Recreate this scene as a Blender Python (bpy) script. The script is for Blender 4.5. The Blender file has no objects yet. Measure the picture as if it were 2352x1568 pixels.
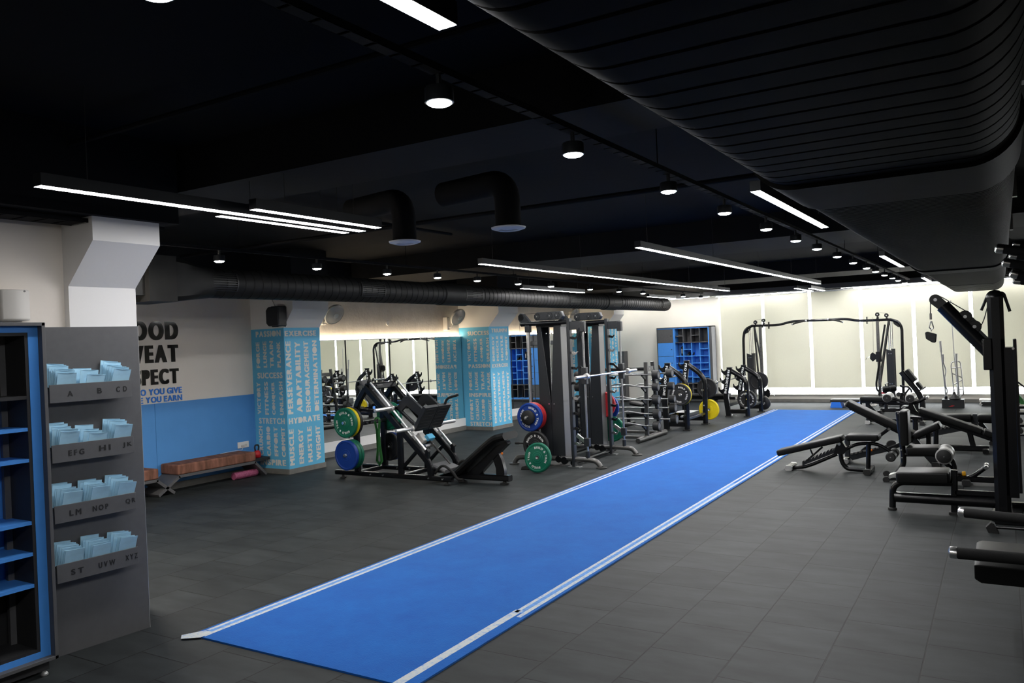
import bpy, math, random
from math import sin, cos, pi, radians, sqrt, atan2, hypot
from mathutils import Vector as V, Matrix
from mathutils.geometry import tessellate_polygon, interpolate_bezier
random.seed(11)
SC = bpy.context.scene
COL = SC.collection

# ------------------------------------------------------------------ camera
FPX, YAW, PITCH, ROLL, HC = 1844.47, 0.548421637, -0.00029056, -0.04170678, 2.0
_f = V((-sin(YAW)*cos(PITCH), cos(YAW)*cos(PITCH), sin(PITCH)))
_r0 = V((cos(YAW), sin(YAW), 0)); _u0 = _r0.cross(_f)
CR = _r0*cos(ROLL) + _u0*sin(ROLL); CU = CR.cross(_f); CF = _f
EYE = V((0, 0, HC))
def ray(x, y): return CF + CR*((x-1176)/FPX) - CU*((y-784)/FPX)
def onZ(x, y, z=0.0):
    d = ray(x, y); return EYE + d*((z-HC)/d.z)
def onX(x, y, X):
    d = ray(x, y); return EYE + d*(X/d.x)
def onY(x, y, Y):
    d = ray(x, y); return EYE + d*(Y/d.y)
cd = bpy.data.cameras.new('camera'); co = bpy.data.objects.new('camera', cd); COL.objects.link(co)
cd.sensor_width = 36.0; cd.lens = FPX/2352*36.0; cd.clip_start = 0.05; cd.clip_end = 200
co.matrix_world = Matrix(((CR.x, CU.x, -CF.x, 0), (CR.y, CU.y, -CF.y, 0), (CR.z, CU.z, -CF.z, HC), (0, 0, 0, 1)))
SC.camera = co

# ------------------------------------------------------------------ materials
def srgb(r, g, b):
    f = lambda c: (c/255/12.92 if c/255 <= 0.04045 else ((c/255+0.055)/1.055)**2.4)
    return (f(r), f(g), f(b), 1)
def mat(name, col, rough=0.5, metal=0.0, spec=0.5, bump=None, var=None, emit=None, coat=0.0):
    m = bpy.data.materials.new(name); m.use_nodes = True
    nt = m.node_tree; p = nt.nodes['Principled BSDF']
    p.inputs['Base Color'].default_value = col; p.inputs['Roughness'].default_value = rough
    p.inputs['Metallic'].default_value = metal; p.inputs['Specular IOR Level'].default_value = spec
    if coat: p.inputs['Coat Weight'].default_value = coat; p.inputs['Coat Roughness'].default_value = 0.1
    tc = nt.nodes.new('ShaderNodeTexCoord')
    if var:
        n = nt.nodes.new('ShaderNodeTexNoise'); n.inputs['Scale'].default_value = var[0]; n.inputs['Detail'].default_value = 4
        nt.links.new(tc.outputs['Object'], n.inputs['Vector'])
        r = nt.nodes.new('ShaderNodeValToRGB'); k = var[1]
        r.color_ramp.elements[0].position = 0.3; r.color_ramp.elements[1].position = 0.7
        r.color_ramp.elements[0].color = (col[0]*(1-k), col[1]*(1-k), col[2]*(1-k), 1)
        r.color_ramp.elements[1].color = (min(1, col[0]*(1+k)), min(1, col[1]*(1+k)), min(1, col[2]*(1+k)), 1)
        nt.links.new(n.outputs['Fac'], r.inputs['Fac']); nt.links.new(r.outputs['Color'], p.inputs['Base Color'])
    if bump:
        n = nt.nodes.new('ShaderNodeTexNoise'); n.inputs['Scale'].default_value = bump[0]; n.inputs['Detail'].default_value = 3
        nt.links.new(tc.outputs['Object'], n.inputs['Vector'])
        b = nt.nodes.new('ShaderNodeBump'); b.inputs['Strength'].default_value = bump[1]; b.inputs['Distance'].default_value = 0.01
        nt.links.new(n.outputs['Fac'], b.inputs['Height']); nt.links.new(b.outputs['Normal'], p.inputs['Normal'])
    if emit:
        p.inputs['Emission Color'].default_value = emit[0]; p.inputs['Emission Strength'].default_value = emit[1]
    return m
M = {}
M['wall'] = mat('cream_plaster', (0.79, 0.735, 0.665, 1), 0.8, spec=0.2, bump=(30, 0.06), var=(1.5, 0.03))
M['wall_rough'] = mat('rough_plaster', (0.66, 0.61, 0.54, 1), 0.85, spec=0.2, bump=(18, 0.5), var=(6, 0.05))
M['white'] = mat('white_paint', (0.80, 0.79, 0.77, 1), 0.6, bump=(40, 0.05))
M['bluewall'] = mat('blue_wall_paint', srgb(82, 146, 212), 0.55, spec=0.3, var=(3, 0.03))
M['ceil'] = mat('black_ceiling_paint', (0.0085, 0.0088, 0.0098, 1), 0.85, spec=0.12, bump=(8, 0.2))
M['beam'] = mat('black_beam_paint', (0.0095, 0.0096, 0.0105, 1), 0.8, spec=0.15, bump=(8, 0.2))
M['beam_grey'] = mat('grey_beam_paint', (0.10, 0.10, 0.10, 1), 0.8, spec=0.2)
M['skirt'] = mat('grey_skirting_tile', (0.17, 0.165, 0.15, 1), 0.45, var=(9, 0.12))
M['sky'] = mat('pillar_blue_print', srgb(98, 186, 226), 0.5, spec=0.3, var=(2, 0.02))
M['word'] = mat('off_white_vinyl', (0.74, 0.73, 0.70, 1), 0.6)
M['steel'] = mat('black_powder_coat', (0.0045, 0.0048, 0.0056, 1), 0.25, spec=0.4, var=(40, 0.1))
M['steelg'] = mat('graphite_powder_coat', (0.017, 0.019, 0.0215, 1), 0.36, spec=0.4, var=(40, 0.08))
M['gun'] = mat('gunmetal_tube', (0.11, 0.108, 0.105, 1), 0.34, metal=0.7, var=(40, 0.08))
M['shroud'] = mat('grey_shroud_edge', (0.16, 0.155, 0.15, 1), 0.4, metal=0.4)
M['chrome'] = mat('chrome', (0.80, 0.80, 0.80, 1), 0.22, metal=1.0, var=(30, 0.05))
M['brushed'] = mat('brushed_steel', (0.50, 0.50, 0.50, 1), 0.32, metal=1.0, var=(60, 0.08))
M['rod'] = mat('polished_rod', (0.82, 0.82, 0.82, 1), 0.34, metal=0.9)
M['alu'] = mat('aluminium_plate', (0.62, 0.62, 0.61, 1), 0.4, metal=0.8, var=(60, 0.05))
M['vinyl'] = mat('black_vinyl_pad', (0.0050, 0.0052, 0.0052, 1), 0.42, spec=0.2, bump=(260, 0.12))
M['foam'] = mat('black_foam_grip', (0.014, 0.014, 0.014, 1), 0.75, spec=0.25, bump=(200, 0.2))
M['rollpad'] = mat('grey_roller_vinyl', (0.30, 0.295, 0.285, 1), 0.35, bump=(150, 0.05))
M['rubber'] = mat('black_rubber', (0.014, 0.014, 0.014, 1), 0.55, spec=0.4, var=(60, 0.15))
M['pblack'] = mat('black_bumper_rubber', (0.011, 0.011, 0.012, 1), 0.5, spec=0.4, var=(50, 0.1))
M['pgreen'] = mat('green_bumper_rubber', srgb(6, 98, 74), 0.5, spec=0.4, var=(50, 0.06))
M['pblue'] = mat('blue_bumper_rubber', srgb(8, 52, 132), 0.5, spec=0.4, var=(50, 0.06))
M['pred'] = mat('red_bumper_rubber', srgb(170, 32, 38), 0.5, spec=0.4, var=(50, 0.06))
M['pyellow'] = mat('yellow_bumper_rubber', srgb(206, 184, 14), 0.5, spec=0.4, var=(50, 0.06))
M['ptext'] = mat('white_plate_print', (0.66, 0.66, 0.64, 1), 0.6)
M['yellow'] = mat('yellow_plastic', srgb(236, 170, 8), 0.4)
M['orange'] = mat('orange_plastic', srgb(232, 120, 10), 0.4)
M['redp'] = mat('red_plastic', srgb(190, 24, 34), 0.4)
M['bluep'] = mat('blue_plastic', srgb(36, 116, 226), 0.4)
M['cabg'] = mat('charcoal_laminate', (0.098, 0.098, 0.102, 1), 0.5, spec=0.35, var=(20, 0.05))
M['cabd'] = mat('dark_laminate', (0.030, 0.030, 0.032, 1), 0.5, spec=0.35, var=(20, 0.05))
M['cabb'] = mat('blue_laminate', srgb(76, 150, 234), 0.45, spec=0.4, var=(12, 0.03))
M['leaf'] = mat('light_blue_paper', srgb(174, 218, 240), 0.7, spec=0.2, var=(14, 0.06))
M['leafp'] = mat('blue_print', srgb(74, 140, 196), 0.7, spec=0.2)
M['letterblk'] = mat('gloss_black_acrylic', (0.005, 0.0045, 0.004, 1), 0.06, spec=0.45)
M['letterblu'] = mat('blue_acrylic', srgb(40, 124, 222), 0.3)
M['ink'] = mat('black_ink', (0.010, 0.010, 0.010, 1), 0.6)
M['mirror'] = mat('mirror_glass', (0.86, 0.88, 0.86, 1), 0.0, metal=1.0)
M['fanw'] = mat('white_plastic', (0.62, 0.60, 0.56, 1), 0.4)
M['duct'] = mat('black_duct_sheet', (0.010, 0.0099, 0.0098, 1), 0.55, spec=0.16, var=(5, 0.2))
M['ductd'] = mat('dark_duct_sheet', (0.0062, 0.0058, 0.0053, 1), 0.7, spec=0.05, var=(5, 0.2))
M['wallf'] = mat('cream_far_wall', (0.80, 0.77, 0.70, 1), 0.7, spec=0.2, var=(1.5, 0.02))
M['ductg'] = mat('vent_slats', (0.008, 0.008, 0.008, 1), 0.5)
M['pink'] = mat('pink_foam', srgb(160, 80, 114), 0.6)
M['band'] = mat('green_latex', srgb(44, 104, 52), 0.55)
M['cable'] = mat('black_cable', (0.02, 0.02, 0.02, 1), 0.5)
M['glass'] = None
def emis(name, col, s):
    m = bpy.data.materials.new(name); m.use_nodes = True; nt = m.node_tree
    for n in list(nt.nodes): nt.nodes.remove(n)
    o = nt.nodes.new('ShaderNodeOutputMaterial'); e = nt.nodes.new('ShaderNodeEmission')
    e.inputs['Color'].default_value = col; e.inputs['Strength'].default_value = s
    nt.links.new(e.outputs[0], o.inputs['Surface']); return m
LK = 1.0
M['led'] = emis('led_diffuser', (1.0, 0.985, 0.98, 1), 62*LK)
M['led_dim'] = emis('led_diffuser_dim', (1.0, 0.985, 0.99, 1), 26*LK)
M['led_fill'] = emis('led_diffuser_fill', (1.0, 0.93, 0.84, 1), 420*LK)  # emitter of the added fill light behind the near pillar only
M['down'] = emis('downlight_diffuser', (0.95, 0.98, 1.0, 1), 190*LK)
M['strip'] = emis('led_strip_white', (1.0, 0.99, 0.95, 1), 45*LK)
M['strip2'] = emis('led_strip_bright', (1.0, 0.98, 0.93, 1), 62*LK)
M['warm'] = emis('led_strip_warm', (1.0, 0.80, 0.55, 1), 24*LK)
def floor_mat():
    m = bpy.data.materials.new('rubber_floor_tiles'); m.use_nodes = True; nt = m.node_tree; p = nt.nodes['Principled BSDF']
    tc = nt.nodes.new('ShaderNodeTexCoord')
    mp = nt.nodes.new('ShaderNodeMapping'); mp.inputs['Rotation'].default_value = (0, 0, radians(-90)); mp.inputs['Location'].default_value = (0.02, -0.47, 0)
    nt.links.new(tc.outputs['Object'], mp.inputs['Vector'])
    # rotate -90 deg: texture x runs along the hall, texture y across it
    br = nt.nodes.new('ShaderNodeTexBrick'); br.offset = 0.5; br.squash = 1.0
    br.inputs['Scale'].default_value = 1.0; br.inputs['Brick Width'].default_value = 0.51; br.inputs['Row Height'].default_value = 0.51
    br.inputs['Mortar Size'].default_value = 0.0055; br.inputs['Mortar Smooth'].default_value = 0.3; br.inputs['Bias'].default_value = 0.0
    br.inputs['Color1'].default_value = (0.0165, 0.0192, 0.0200, 1); br.inputs['Color2'].default_value = (0.0230, 0.0265, 0.0275, 1)
    br.inputs['Mortar'].default_value = (0.006, 0.006, 0.006, 1)
    nt.links.new(mp.outputs['Vector'], br.inputs['Vector'])
    mp2 = nt.nodes.new('ShaderNodeMapping'); mp2.inputs['Scale'].default_value = (1.6, 4.2, 1)
    nt.links.new(tc.outputs['Object'], mp2.inputs['Vector'])
    n = nt.nodes.new('ShaderNodeTexNoise'); n.inputs['Scale'].default_value = 1.3; n.inputs['Detail'].default_value = 5; n.inputs['Roughness'].default_value = 0.55
    nt.links.new(mp2.outputs['Vector'], n.inputs['Vector'])
    r = nt.nodes.new('ShaderNodeValToRGB'); r.color_ramp.elements[0].position = 0.34; r.color_ramp.elements[1].position = 0.72
    r.color_ramp.elements[0].color = (0.80, 0.80, 0.80, 1); r.color_ramp.elements[1].color = (1.55, 1.55, 1.53, 1)
    nt.links.new(n.outputs['Fac'], r.inputs['Fac'])
    mx = nt.nodes.new('ShaderNodeMix'); mx.data_type = 'RGBA'; mx.blend_type = 'MULTIPLY'; mx.inputs[0].default_value = 1.0
    nt.links.new(br.outputs['Color'], mx.inputs[6]); nt.links.new(r.outputs['Color'], mx.inputs[7])
    nt.links.new(mx.outputs[2], p.inputs['Base Color'])
    p.inputs['Roughness'].default_value = 0.6; p.inputs['Specular IOR Level'].default_value = 0.22
    b = nt.nodes.new('ShaderNodeBump'); b.inputs['Strength'].default_value = 0.5; b.inputs['Distance'].default_value = 0.003; b.invert = True
    nt.links.new(br.outputs['Fac'], b.inputs['Height']); nt.links.new(b.outputs['Normal'], p.inputs['Normal'])
    return m
M['floor'] = floor_mat()
def turf_mat():
    m = mat('blue_turf', srgb(24, 96, 206), 0.9, spec=0.1)
    nt = m.node_tree; p = nt.nodes['Principled BSDF']; tc = nt.nodes.new('ShaderNodeTexCoord')
    n = nt.nodes.new('ShaderNodeTexNoise'); n.inputs['Scale'].default_value = 2.2; n.inputs['Detail'].default_value = 8; n.inputs['Roughness'].default_value = 0.75
    nt.links.new(tc.outputs['Object'], n.inputs['Vector'])
    r = nt.nodes.new('ShaderNodeValToRGB'); r.color_ramp.elements[0].position = 0.3; r.color_ramp.elements[1].position = 0.75
    r.color_ramp.elements[0].color = srgb(0, 72, 156); r.color_ramp.elements[1].color = srgb(8, 92, 174)
    nt.links.new(n.outputs['Fac'], r.inputs['Fac']); nt.links.new(r.outputs['Color'], p.inputs['Base Color'])
    n2 = nt.nodes.new('ShaderNodeTexNoise'); n2.inputs['Scale'].default_value = 120; nt.links.new(tc.outputs['Object'], n2.inputs['Vector'])
    b = nt.nodes.new('ShaderNodeBump'); b.inputs['Strength'].default_value = 0.6; b.inputs['Distance'].default_value = 0.004
    nt.links.new(n2.outputs['Fac'], b.inputs['Height']); nt.links.new(b.outputs['Normal'], p.inputs['Normal'])
    p.inputs['Sheen Weight'].default_value = 0.24; p.inputs['Sheen Tint'].default_value = (0.45, 0.75, 1, 1)
    return m
M['turf'] = turf_mat()
def tape_mat():
    m = mat('worn_white_tape', (0.52, 0.55, 0.56, 1), 0.8, spec=0.2)
    nt = m.node_tree; p = nt.nodes['Principled BSDF']; tc = nt.nodes.new('ShaderNodeTexCoord')
    n = nt.nodes.new('ShaderNodeTexNoise'); n.inputs['Scale'].default_value = 26; n.inputs['Detail'].default_value = 6; n.inputs['Roughness'].default_value = 0.8
    nt.links.new(tc.outputs['Object'], n.inputs['Vector'])
    r = nt.nodes.new('ShaderNodeValToRGB'); r.color_ramp.elements[0].position = 0.34; r.color_ramp.elements[1].position = 0.5
    r.color_ramp.elements[0].color = srgb(110, 150, 205); r.color_ramp.elements[1].color = (0.50, 0.53, 0.53, 1)
    nt.links.new(n.outputs['Fac'], r.inputs['Fac']); nt.links.new(r.outputs['Color'], p.inputs['Base Color'])
    return m
M['tape'] = tape_mat()
M['tapeb'] = mat('faded_blue_turf', srgb(104, 146, 204), 0.9, spec=0.1, var=(40, 0.2))
def suede_mat():
    m = mat('tan_suede', srgb(150, 88, 58), 0.85, spec=0.15, bump=(60, 0.2))
    nt = m.node_tree; p = nt.nodes['Principled BSDF']; tc = nt.nodes.new('ShaderNodeTexCoord')
    mp = nt.nodes.new('ShaderNodeMapping'); mp.inputs['Scale'].default_value = (6, 9, 2.2); nt.links.new(tc.outputs['Object'], mp.inputs['Vector'])
    n = nt.nodes.new('ShaderNodeTexNoise'); n.inputs['Scale'].default_value = 1.4; n.inputs['Detail'].default_value = 5
    nt.links.new(mp.outputs['Vector'], n.inputs['Vector'])
    r = nt.nodes.new('ShaderNodeValToRGB'); r.color_ramp.elements[0].position = 0.32; r.color_ramp.elements[1].position = 0.66
    r.color_ramp.elements[0].color = srgb(92, 64, 52); r.color_ramp.elements[1].color = srgb(146, 102, 86)
    nt.links.new(n.outputs['Fac'], r.inputs['Fac']); nt.links.new(r.outputs['Color'], p.inputs['Base Color'])
    return m
M['suede'] = suede_mat()
def blind_mat():
    m = bpy.data.materials.new('cream_roller_blind'); m.use_nodes = True; nt = m.node_tree
    for n in list(nt.nodes): nt.nodes.remove(n)
    o = nt.nodes.new('ShaderNodeOutputMaterial'); d = nt.nodes.new('ShaderNodeBsdfDiffuse'); t = nt.nodes.new('ShaderNodeBsdfTranslucent'); mx = nt.nodes.new('ShaderNodeMixShader')
    tc = nt.nodes.new('ShaderNodeTexCoord'); n = nt.nodes.new('ShaderNodeTexNoise'); n.inputs['Scale'].default_value = 90
    nt.links.new(tc.outputs['Object'], n.inputs['Vector'])
    r = nt.nodes.new('ShaderNodeValToRGB'); r.color_ramp.elements[0].color = (0.61, 0.60, 0.52, 1); r.color_ramp.elements[1].color = (0.69, 0.68, 0.59, 1)
    nt.links.new(n.outputs['Fac'], r.inputs['Fac']); nt.links.new(r.outputs['Color'], d.inputs['Color']); nt.links.new(r.outputs['Color'], t.inputs['Color'])
    mx.inputs[0].default_value = 0.22
    nt.links.new(d.outputs[0], mx.inputs[1]); nt.links.new(t.outputs[0], mx.inputs[2]); nt.links.new(mx.outputs[0], o.inputs['Surface']); return m
M['blind'] = blind_mat()
def clear_mat(name, tint, k):
    m = bpy.data.materials.new(name); m.use_nodes = True; nt = m.node_tree
    for n in list(nt.nodes): nt.nodes.remove(n)
    o = nt.nodes.new('ShaderNodeOutputMaterial'); t = nt.nodes.new('ShaderNodeBsdfTransparent'); g = nt.nodes.new('ShaderNodeBsdfGlossy'); d = nt.nodes.new('ShaderNodeBsdfDiffuse')
    d.inputs['Color'].default_value = tint; g.inputs['Roughness'].default_value = 0.05
    a = nt.nodes.new('ShaderNodeMixShader'); a.inputs[0].default_value = k
    nt.links.new(t.outputs[0], a.inputs[1]); nt.links.new(d.outputs[0], a.inputs[2])
    b = nt.nodes.new('ShaderNodeMixShader'); b.inputs[0].default_value = 0.05
    nt.links.new(a.outputs[0], b.inputs[1]); nt.links.new(g.outputs[0], b.inputs[2]); nt.links.new(b.outputs[0], o.inputs['Surface']); return m
M['glass'] = clear_mat('window_glass', (0.8, 0.9, 0.9, 1), 0.02)
M['fanblade'] = clear_mat('clear_fan_plastic', (0.62, 0.62, 0.60, 1), 0.45)

# ------------------------------------------------------------------ mesh builder
class B:
    def __init__(s): s.v = []; s.f = []; s.m = []; s.k = 0
    def add(s, vs, fs):
        o = len(s.v); s.v += [V(p) for p in vs]; s.f += [tuple(i+o for i in f) for f in fs]; s.m += [s.k]*len(fs); return s
    def mat(s, k): s.k = k; return s
    def box(s, a, b):
        x0, x1 = sorted((a[0], b[0])); y0, y1 = sorted((a[1], b[1])); z0, z1 = sorted((a[2], b[2]))
        return s.add([(x0,y0,z0),(x1,y0,z0),(x1,y1,z0),(x0,y1,z0),(x0,y0,z1),(x1,y0,z1),(x1,y1,z1),(x0,y1,z1)],
                     [(0,3,2,1),(4,5,6,7),(0,1,5,4),(1,2,6,5),(2,3,7,6),(3,0,4,7)])
    def obox(s, c, ux, uy, uz, sx, sy, sz):
        c = V(c); ux = V(ux).normalized()*sx/2; uy = V(uy).normalized()*sy/2; uz = V(uz).normalized()*sz/2
        P = [c+ux*i+uy*j+uz*k for k in (-1, 1) for i, j in ((-1,-1),(1,-1),(1,1),(-1,1))]
        return s.add(P, [(0,3,2,1),(4,5,6,7),(0,1,5,4),(1,2,6,5),(2,3,7,6),(3,0,4,7)])
    def prism(s, pts, vec):          # polygon pts (3-D, planar) swept by vec, centred on the polygon
        vec = V(vec); n = len(pts); A = [V(p)-vec/2 for p in pts]; Bq = [V(p)+vec/2 for p in pts]
        nv = V((0,0,0))
        for i in range(n): nv += A[i].cross(A[(i+1) % n])
        flip = nv.dot(vec) > 0
        fs = [tuple(range(n))[::-1] if flip else tuple(range(n)), tuple(range(n, 2*n)) if flip else tuple(range(n, 2*n))[::-1]]
        for i in range(n):
            j = (i+1) % n; q = (i, j, j+n, i+n); fs.append(q if flip else q[::-1])
        return s.add(A+Bq, fs)
    def sweep(s, pts, prof, up=(0,0,1), closed=False, caps=True):   # prof: 2-D section (right, up)
        pts = [V(p) for p in pts]; n = len(pts); m = len(prof); vs = []; up = V(up)
        for i in range(n):
            if closed: t = (pts[(i+1) % n]-pts[i-1])
            else: t = (pts[min(i+1, n-1)]-pts[max(i-1, 0)])
            t.normalize()
            if i == 0:
                r = t.cross(up)
                if r.length < 1e-3: r = t.cross(V((1, 0, 0)) if abs(t.x) < .9 else V((0, 1, 0)))
                r.normalize()
            else:
                r = r-t*r.dot(t)
                r.normalize()
            q = r.cross(t); sc = 1.0
            if 0 < i < n-1 and not closed:
                a = (pts[i]-pts[i-1]).normalized(); c = a.dot(t); sc = 1/max(c, 0.5)
                bdir = ((pts[i+1]-pts[i]).normalized()-a)
                if bdir.length > 1e-4: bdir.normalize()
                for (x, y) in prof:
                    o = r*x+q*y; k = o.dot(bdir); vs.append(pts[i]+o+bdir*k*(sc-1))
            else:
                for (x, y) in prof: vs.append(pts[i]+r*x+q*y)
        fs = []
        for i in range(n if closed else n-1):
            for j in range(m):
                a = i*m+j; b = i*m+(j+1) % m; c = ((i+1) % n)*m+(j+1) % m; d = ((i+1) % n)*m+j; fs.append((a, b, c, d))
        if caps and not closed:
            fs.append(tuple(range(m))[::-1]); fs.append(tuple((n-1)*m+j for j in range(m)))
        return s.add(vs, fs)
    def tube(s, pts, r, seg=12, **k):
        return s.sweep(pts, [(r*cos(2*pi*j/seg), r*sin(2*pi*j/seg)) for j in range(seg)], **k)
    def bar(s, pts, w, h, up=(0,0,1), rc=0.2, **k):      # rectangular tube with softened edges; w across, h along 'up'
        c = min(w, h)*rc; a, b = w/2, h/2
        return s.sweep(pts, [(a-c,-b),(a,-b+c),(a,b-c),(a-c,b),(-a+c,b),(-a,b-c),(-a,-b+c),(-a+c,-b)], up=up, **k)
    def lathe(s, prof, o, ax, seg=28, closed=False):      # prof: (radius, distance along ax)
        o = V(o); ax = V(ax).normalized(); e = V((0,0,1)) if abs(ax.z) < .9 else V((1,0,0)); x = ax.cross(e).normalized(); y = ax.cross(x)
        vs = []; m = len(prof)
        for j in range(seg):
            c, d = cos(2*pi*j/seg), sin(2*pi*j/seg)
            for (r, t) in prof: vs.append(o+ax*t+x*(r*c)+y*(r*d))
        fs = []
        for j in range(seg):
            k = (j+1) % seg
            for i in range(m if closed else m-1):
                i2 = (i+1) % m; fs.append((j*m+i, k*m+i, k*m+i2, j*m+i2))
        if not closed:
            fs.append(tuple(j*m for j in range(seg))[::-1]); fs.append(tuple(j*m+m-1 for j in range(seg)))
        return s.add(vs, fs)
    def cyl(s, a, b, r, seg=20, ch=0.0):
        a = V(a); b = V(b); L = (b-a).length; ch = min(ch, L/3, r/2)
        p = [(r-ch, 0), (r, ch), (r, L-ch), (r-ch, L)] if ch else [(r, 0), (r, L)]
        return s.lathe(p, a, b-a, seg)
    def ball(s, c, r, seg=14):
        return s.lathe([(max(1e-4, r*sin(pi*i/8)), -r*cos(pi*i/8)) for i in range(9)], c, (0,0,1), seg)
def arc(c, r, a0, a1, e1, e2, n=8):
    c = V(c); e1 = V(e1); e2 = V(e2)
    return [c+e1*(r*cos(radians(a0+(a1-a0)*i/n)))+e2*(r*sin(radians(a0+(a1-a0)*i/n))) for i in range(n+1)]
def rnd(pts, r, n=5):               # round the inner corners of a polyline
    pts = [V(p) for p in pts]; out = [pts[0]]
    for i in range(1, len(pts)-1):
        a, b, c = pts[i-1], pts[i], pts[i+1]; u = (a-b); w = (c-b); k = min(r, u.length*.49, w.length*.49)
        p = b+u.normalized()*k; q = b+w.normalized()*k
        for j in range(n+1):
            t = j/n; out.append(p*(1-t)**2+b*2*t*(1-t)+q*t*t)
    return out+[pts[-1]]

# ------------------------------------------------------------------ objects
def tag(o, label=None, cat=None, group=None, kind=None):
    if label: o['label'] = label
    if cat: o['category'] = cat
    if group: o['group'] = group
    if kind: o['kind'] = kind
    return o
ROOT = {}
def mesh_of(name, b, mats, off):
    me = bpy.data.meshes.new(name); me.from_pydata([tuple(p-off) for p in b.v], [], b.f)
    if not isinstance(mats, (list, tuple)): mats = [mats]
    for m in mats: me.materials.append(M[m] if isinstance(m, str) else m)
    me.polygons.foreach_set('material_index', b.m); me.polygons.foreach_set('use_smooth', [True]*len(b.f))
    me.set_sharp_from_angle(angle=0.62); me.update(); return me
def thing(name, label, cat, loc, group=None):
    o = bpy.data.objects.new(name, None); o.empty_display_size = 0.1; COL.objects.link(o); o.location = V(loc)
    ROOT[o.name] = V(loc); return tag(o, label, cat, group)
def part(name, b, mats, parent, label=None, bevel=0.0, seg=2, kind=None):
    off = ROOT[parent.name]
    o = bpy.data.objects.new(name, mesh_of(name, b, mats, off)); COL.objects.link(o); o.parent = parent; ROOT[o.name] = off
    if label: o['label'] = label
    if kind: o['kind'] = kind
    if bevel: bev(o, bevel, seg)
    return o
def bev(o, w, seg=2):
    m = o.modifiers.new('bevel', 'BEVEL'); m.width = w; m.segments = seg; m.limit_method = 'ANGLE'; m.angle_limit = 0.6
def solo(name, b, mats, label=None, cat=None, group=None, kind=None, bevel=0.0, seg=2, loc=None):
    if loc is None:
        xs = [p.x for p in b.v]; ys = [p.y for p in b.v]; zs = [p.z for p in b.v]
        loc = V(((min(xs)+max(xs))/2, (min(ys)+max(ys))/2, min(zs)))
    o = bpy.data.objects.new(name, mesh_of(name, b, mats, V(loc))); COL.objects.link(o); o.location = loc; ROOT[o.name] = V(loc)
    if bevel: bev(o, bevel, seg)
    return tag(o, label, cat, group, kind)
def dup(root, loc=None, label=None, group=None, rotz=None):
    r = root.copy(); COL.objects.link(r)
    if loc is not None: r.location = V(loc)
    if rotz is not None: r.rotation_euler.z = rotz
    if label: r['label'] = label
    if group: r['group'] = group
    for ch in list(root.children):
        c = ch.copy(); COL.objects.link(c); c.parent = r
        for g in ch.children:
            d = g.copy(); COL.objects.link(d); d.parent = c
    return r

# ------------------------------------------------------------------ lettering
GL = {}
def glyph(ch):
    if ch in GL: return GL[ch]
    cu = bpy.data.curves.new('g', 'FONT'); cu.body = ch; cu.size = 1.0
    ob = bpy.data.objects.new('g', cu); COL.objects.link(ob)
    bpy.context.view_layer.objects.active = ob
    for q in bpy.context.selected_objects: q.select_set(False)
    ob.select_set(True); bpy.ops.object.convert(target='CURVE')
    polys = []
    for sp in ob.data.splines:
        P = sp.bezier_points; n = len(P); out = []
        for i in range(n):
            a, b = P[i], P[(i+1) % n]
            st = (a.handle_right-a.co).length < 1e-5 and (b.handle_left-b.co).length < 1e-5
            straight = st or abs((b.co-a.co).normalized().dot((a.handle_right-a.co).normalized() if (a.handle_right-a.co).length > 1e-6 else V((0,0,0)))-1) < 1e-4 and abs((b.co-a.co).normalized().dot((b.co-b.handle_left).normalized() if (b.co-b.handle_left).length > 1e-6 else V((0,0,0)))-1) < 1e-4
            if straight: out.append(a.co.copy())
            else: out += interpolate_bezier(a.co, a.handle_right, b.handle_left, b.co, 6)[:-1]
        q_ = []
        for p in out:
            if not q_ or hypot(p.x-q_[-1][0], p.y-q_[-1][1]) > .006: q_.append((p.x, p.y))
        polys.append(q_)
    d = ob.data; bpy.data.objects.remove(ob); bpy.data.curves.remove(d)
    GL[ch] = polys; return polys
def _area(p): return sum(p[i][0]*p[(i+1) % len(p)][1]-p[(i+1) % len(p)][0]*p[i][1] for i in range(len(p)))/2
def _inside(pt, poly):
    x, y = pt; c = False
    for i in range(len(poly)):
        (x1, y1), (x2, y2) = poly[i], poly[i-1]
        if (y1 > y) != (y2 > y) and x < (x2-x1)*(y-y1)/(y2-y1)+x1: c = not c
    return c
def _grow(p, d):
    n = len(p); s = 1 if _area(p) > 0 else -1; out = []
    for i in range(n):
        a, b, c = p[i-1], p[i], p[(i+1) % n]
        def nr(u, v):
            dx, dy = v[0]-u[0], v[1]-u[1]; l = hypot(dx, dy) or 1; return (dy/l*s, -dx/l*s)
        n1, n2 = nr(a, b), nr(b, c); mx, my = n1[0]+n2[0], n1[1]+n2[1]; l = mx*mx+my*my
        k = min(2/l, 1.6) if l > 1e-6 else 1
        out.append((b[0]+mx*d*k, b[1]+my*d*k))
    return out
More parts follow.
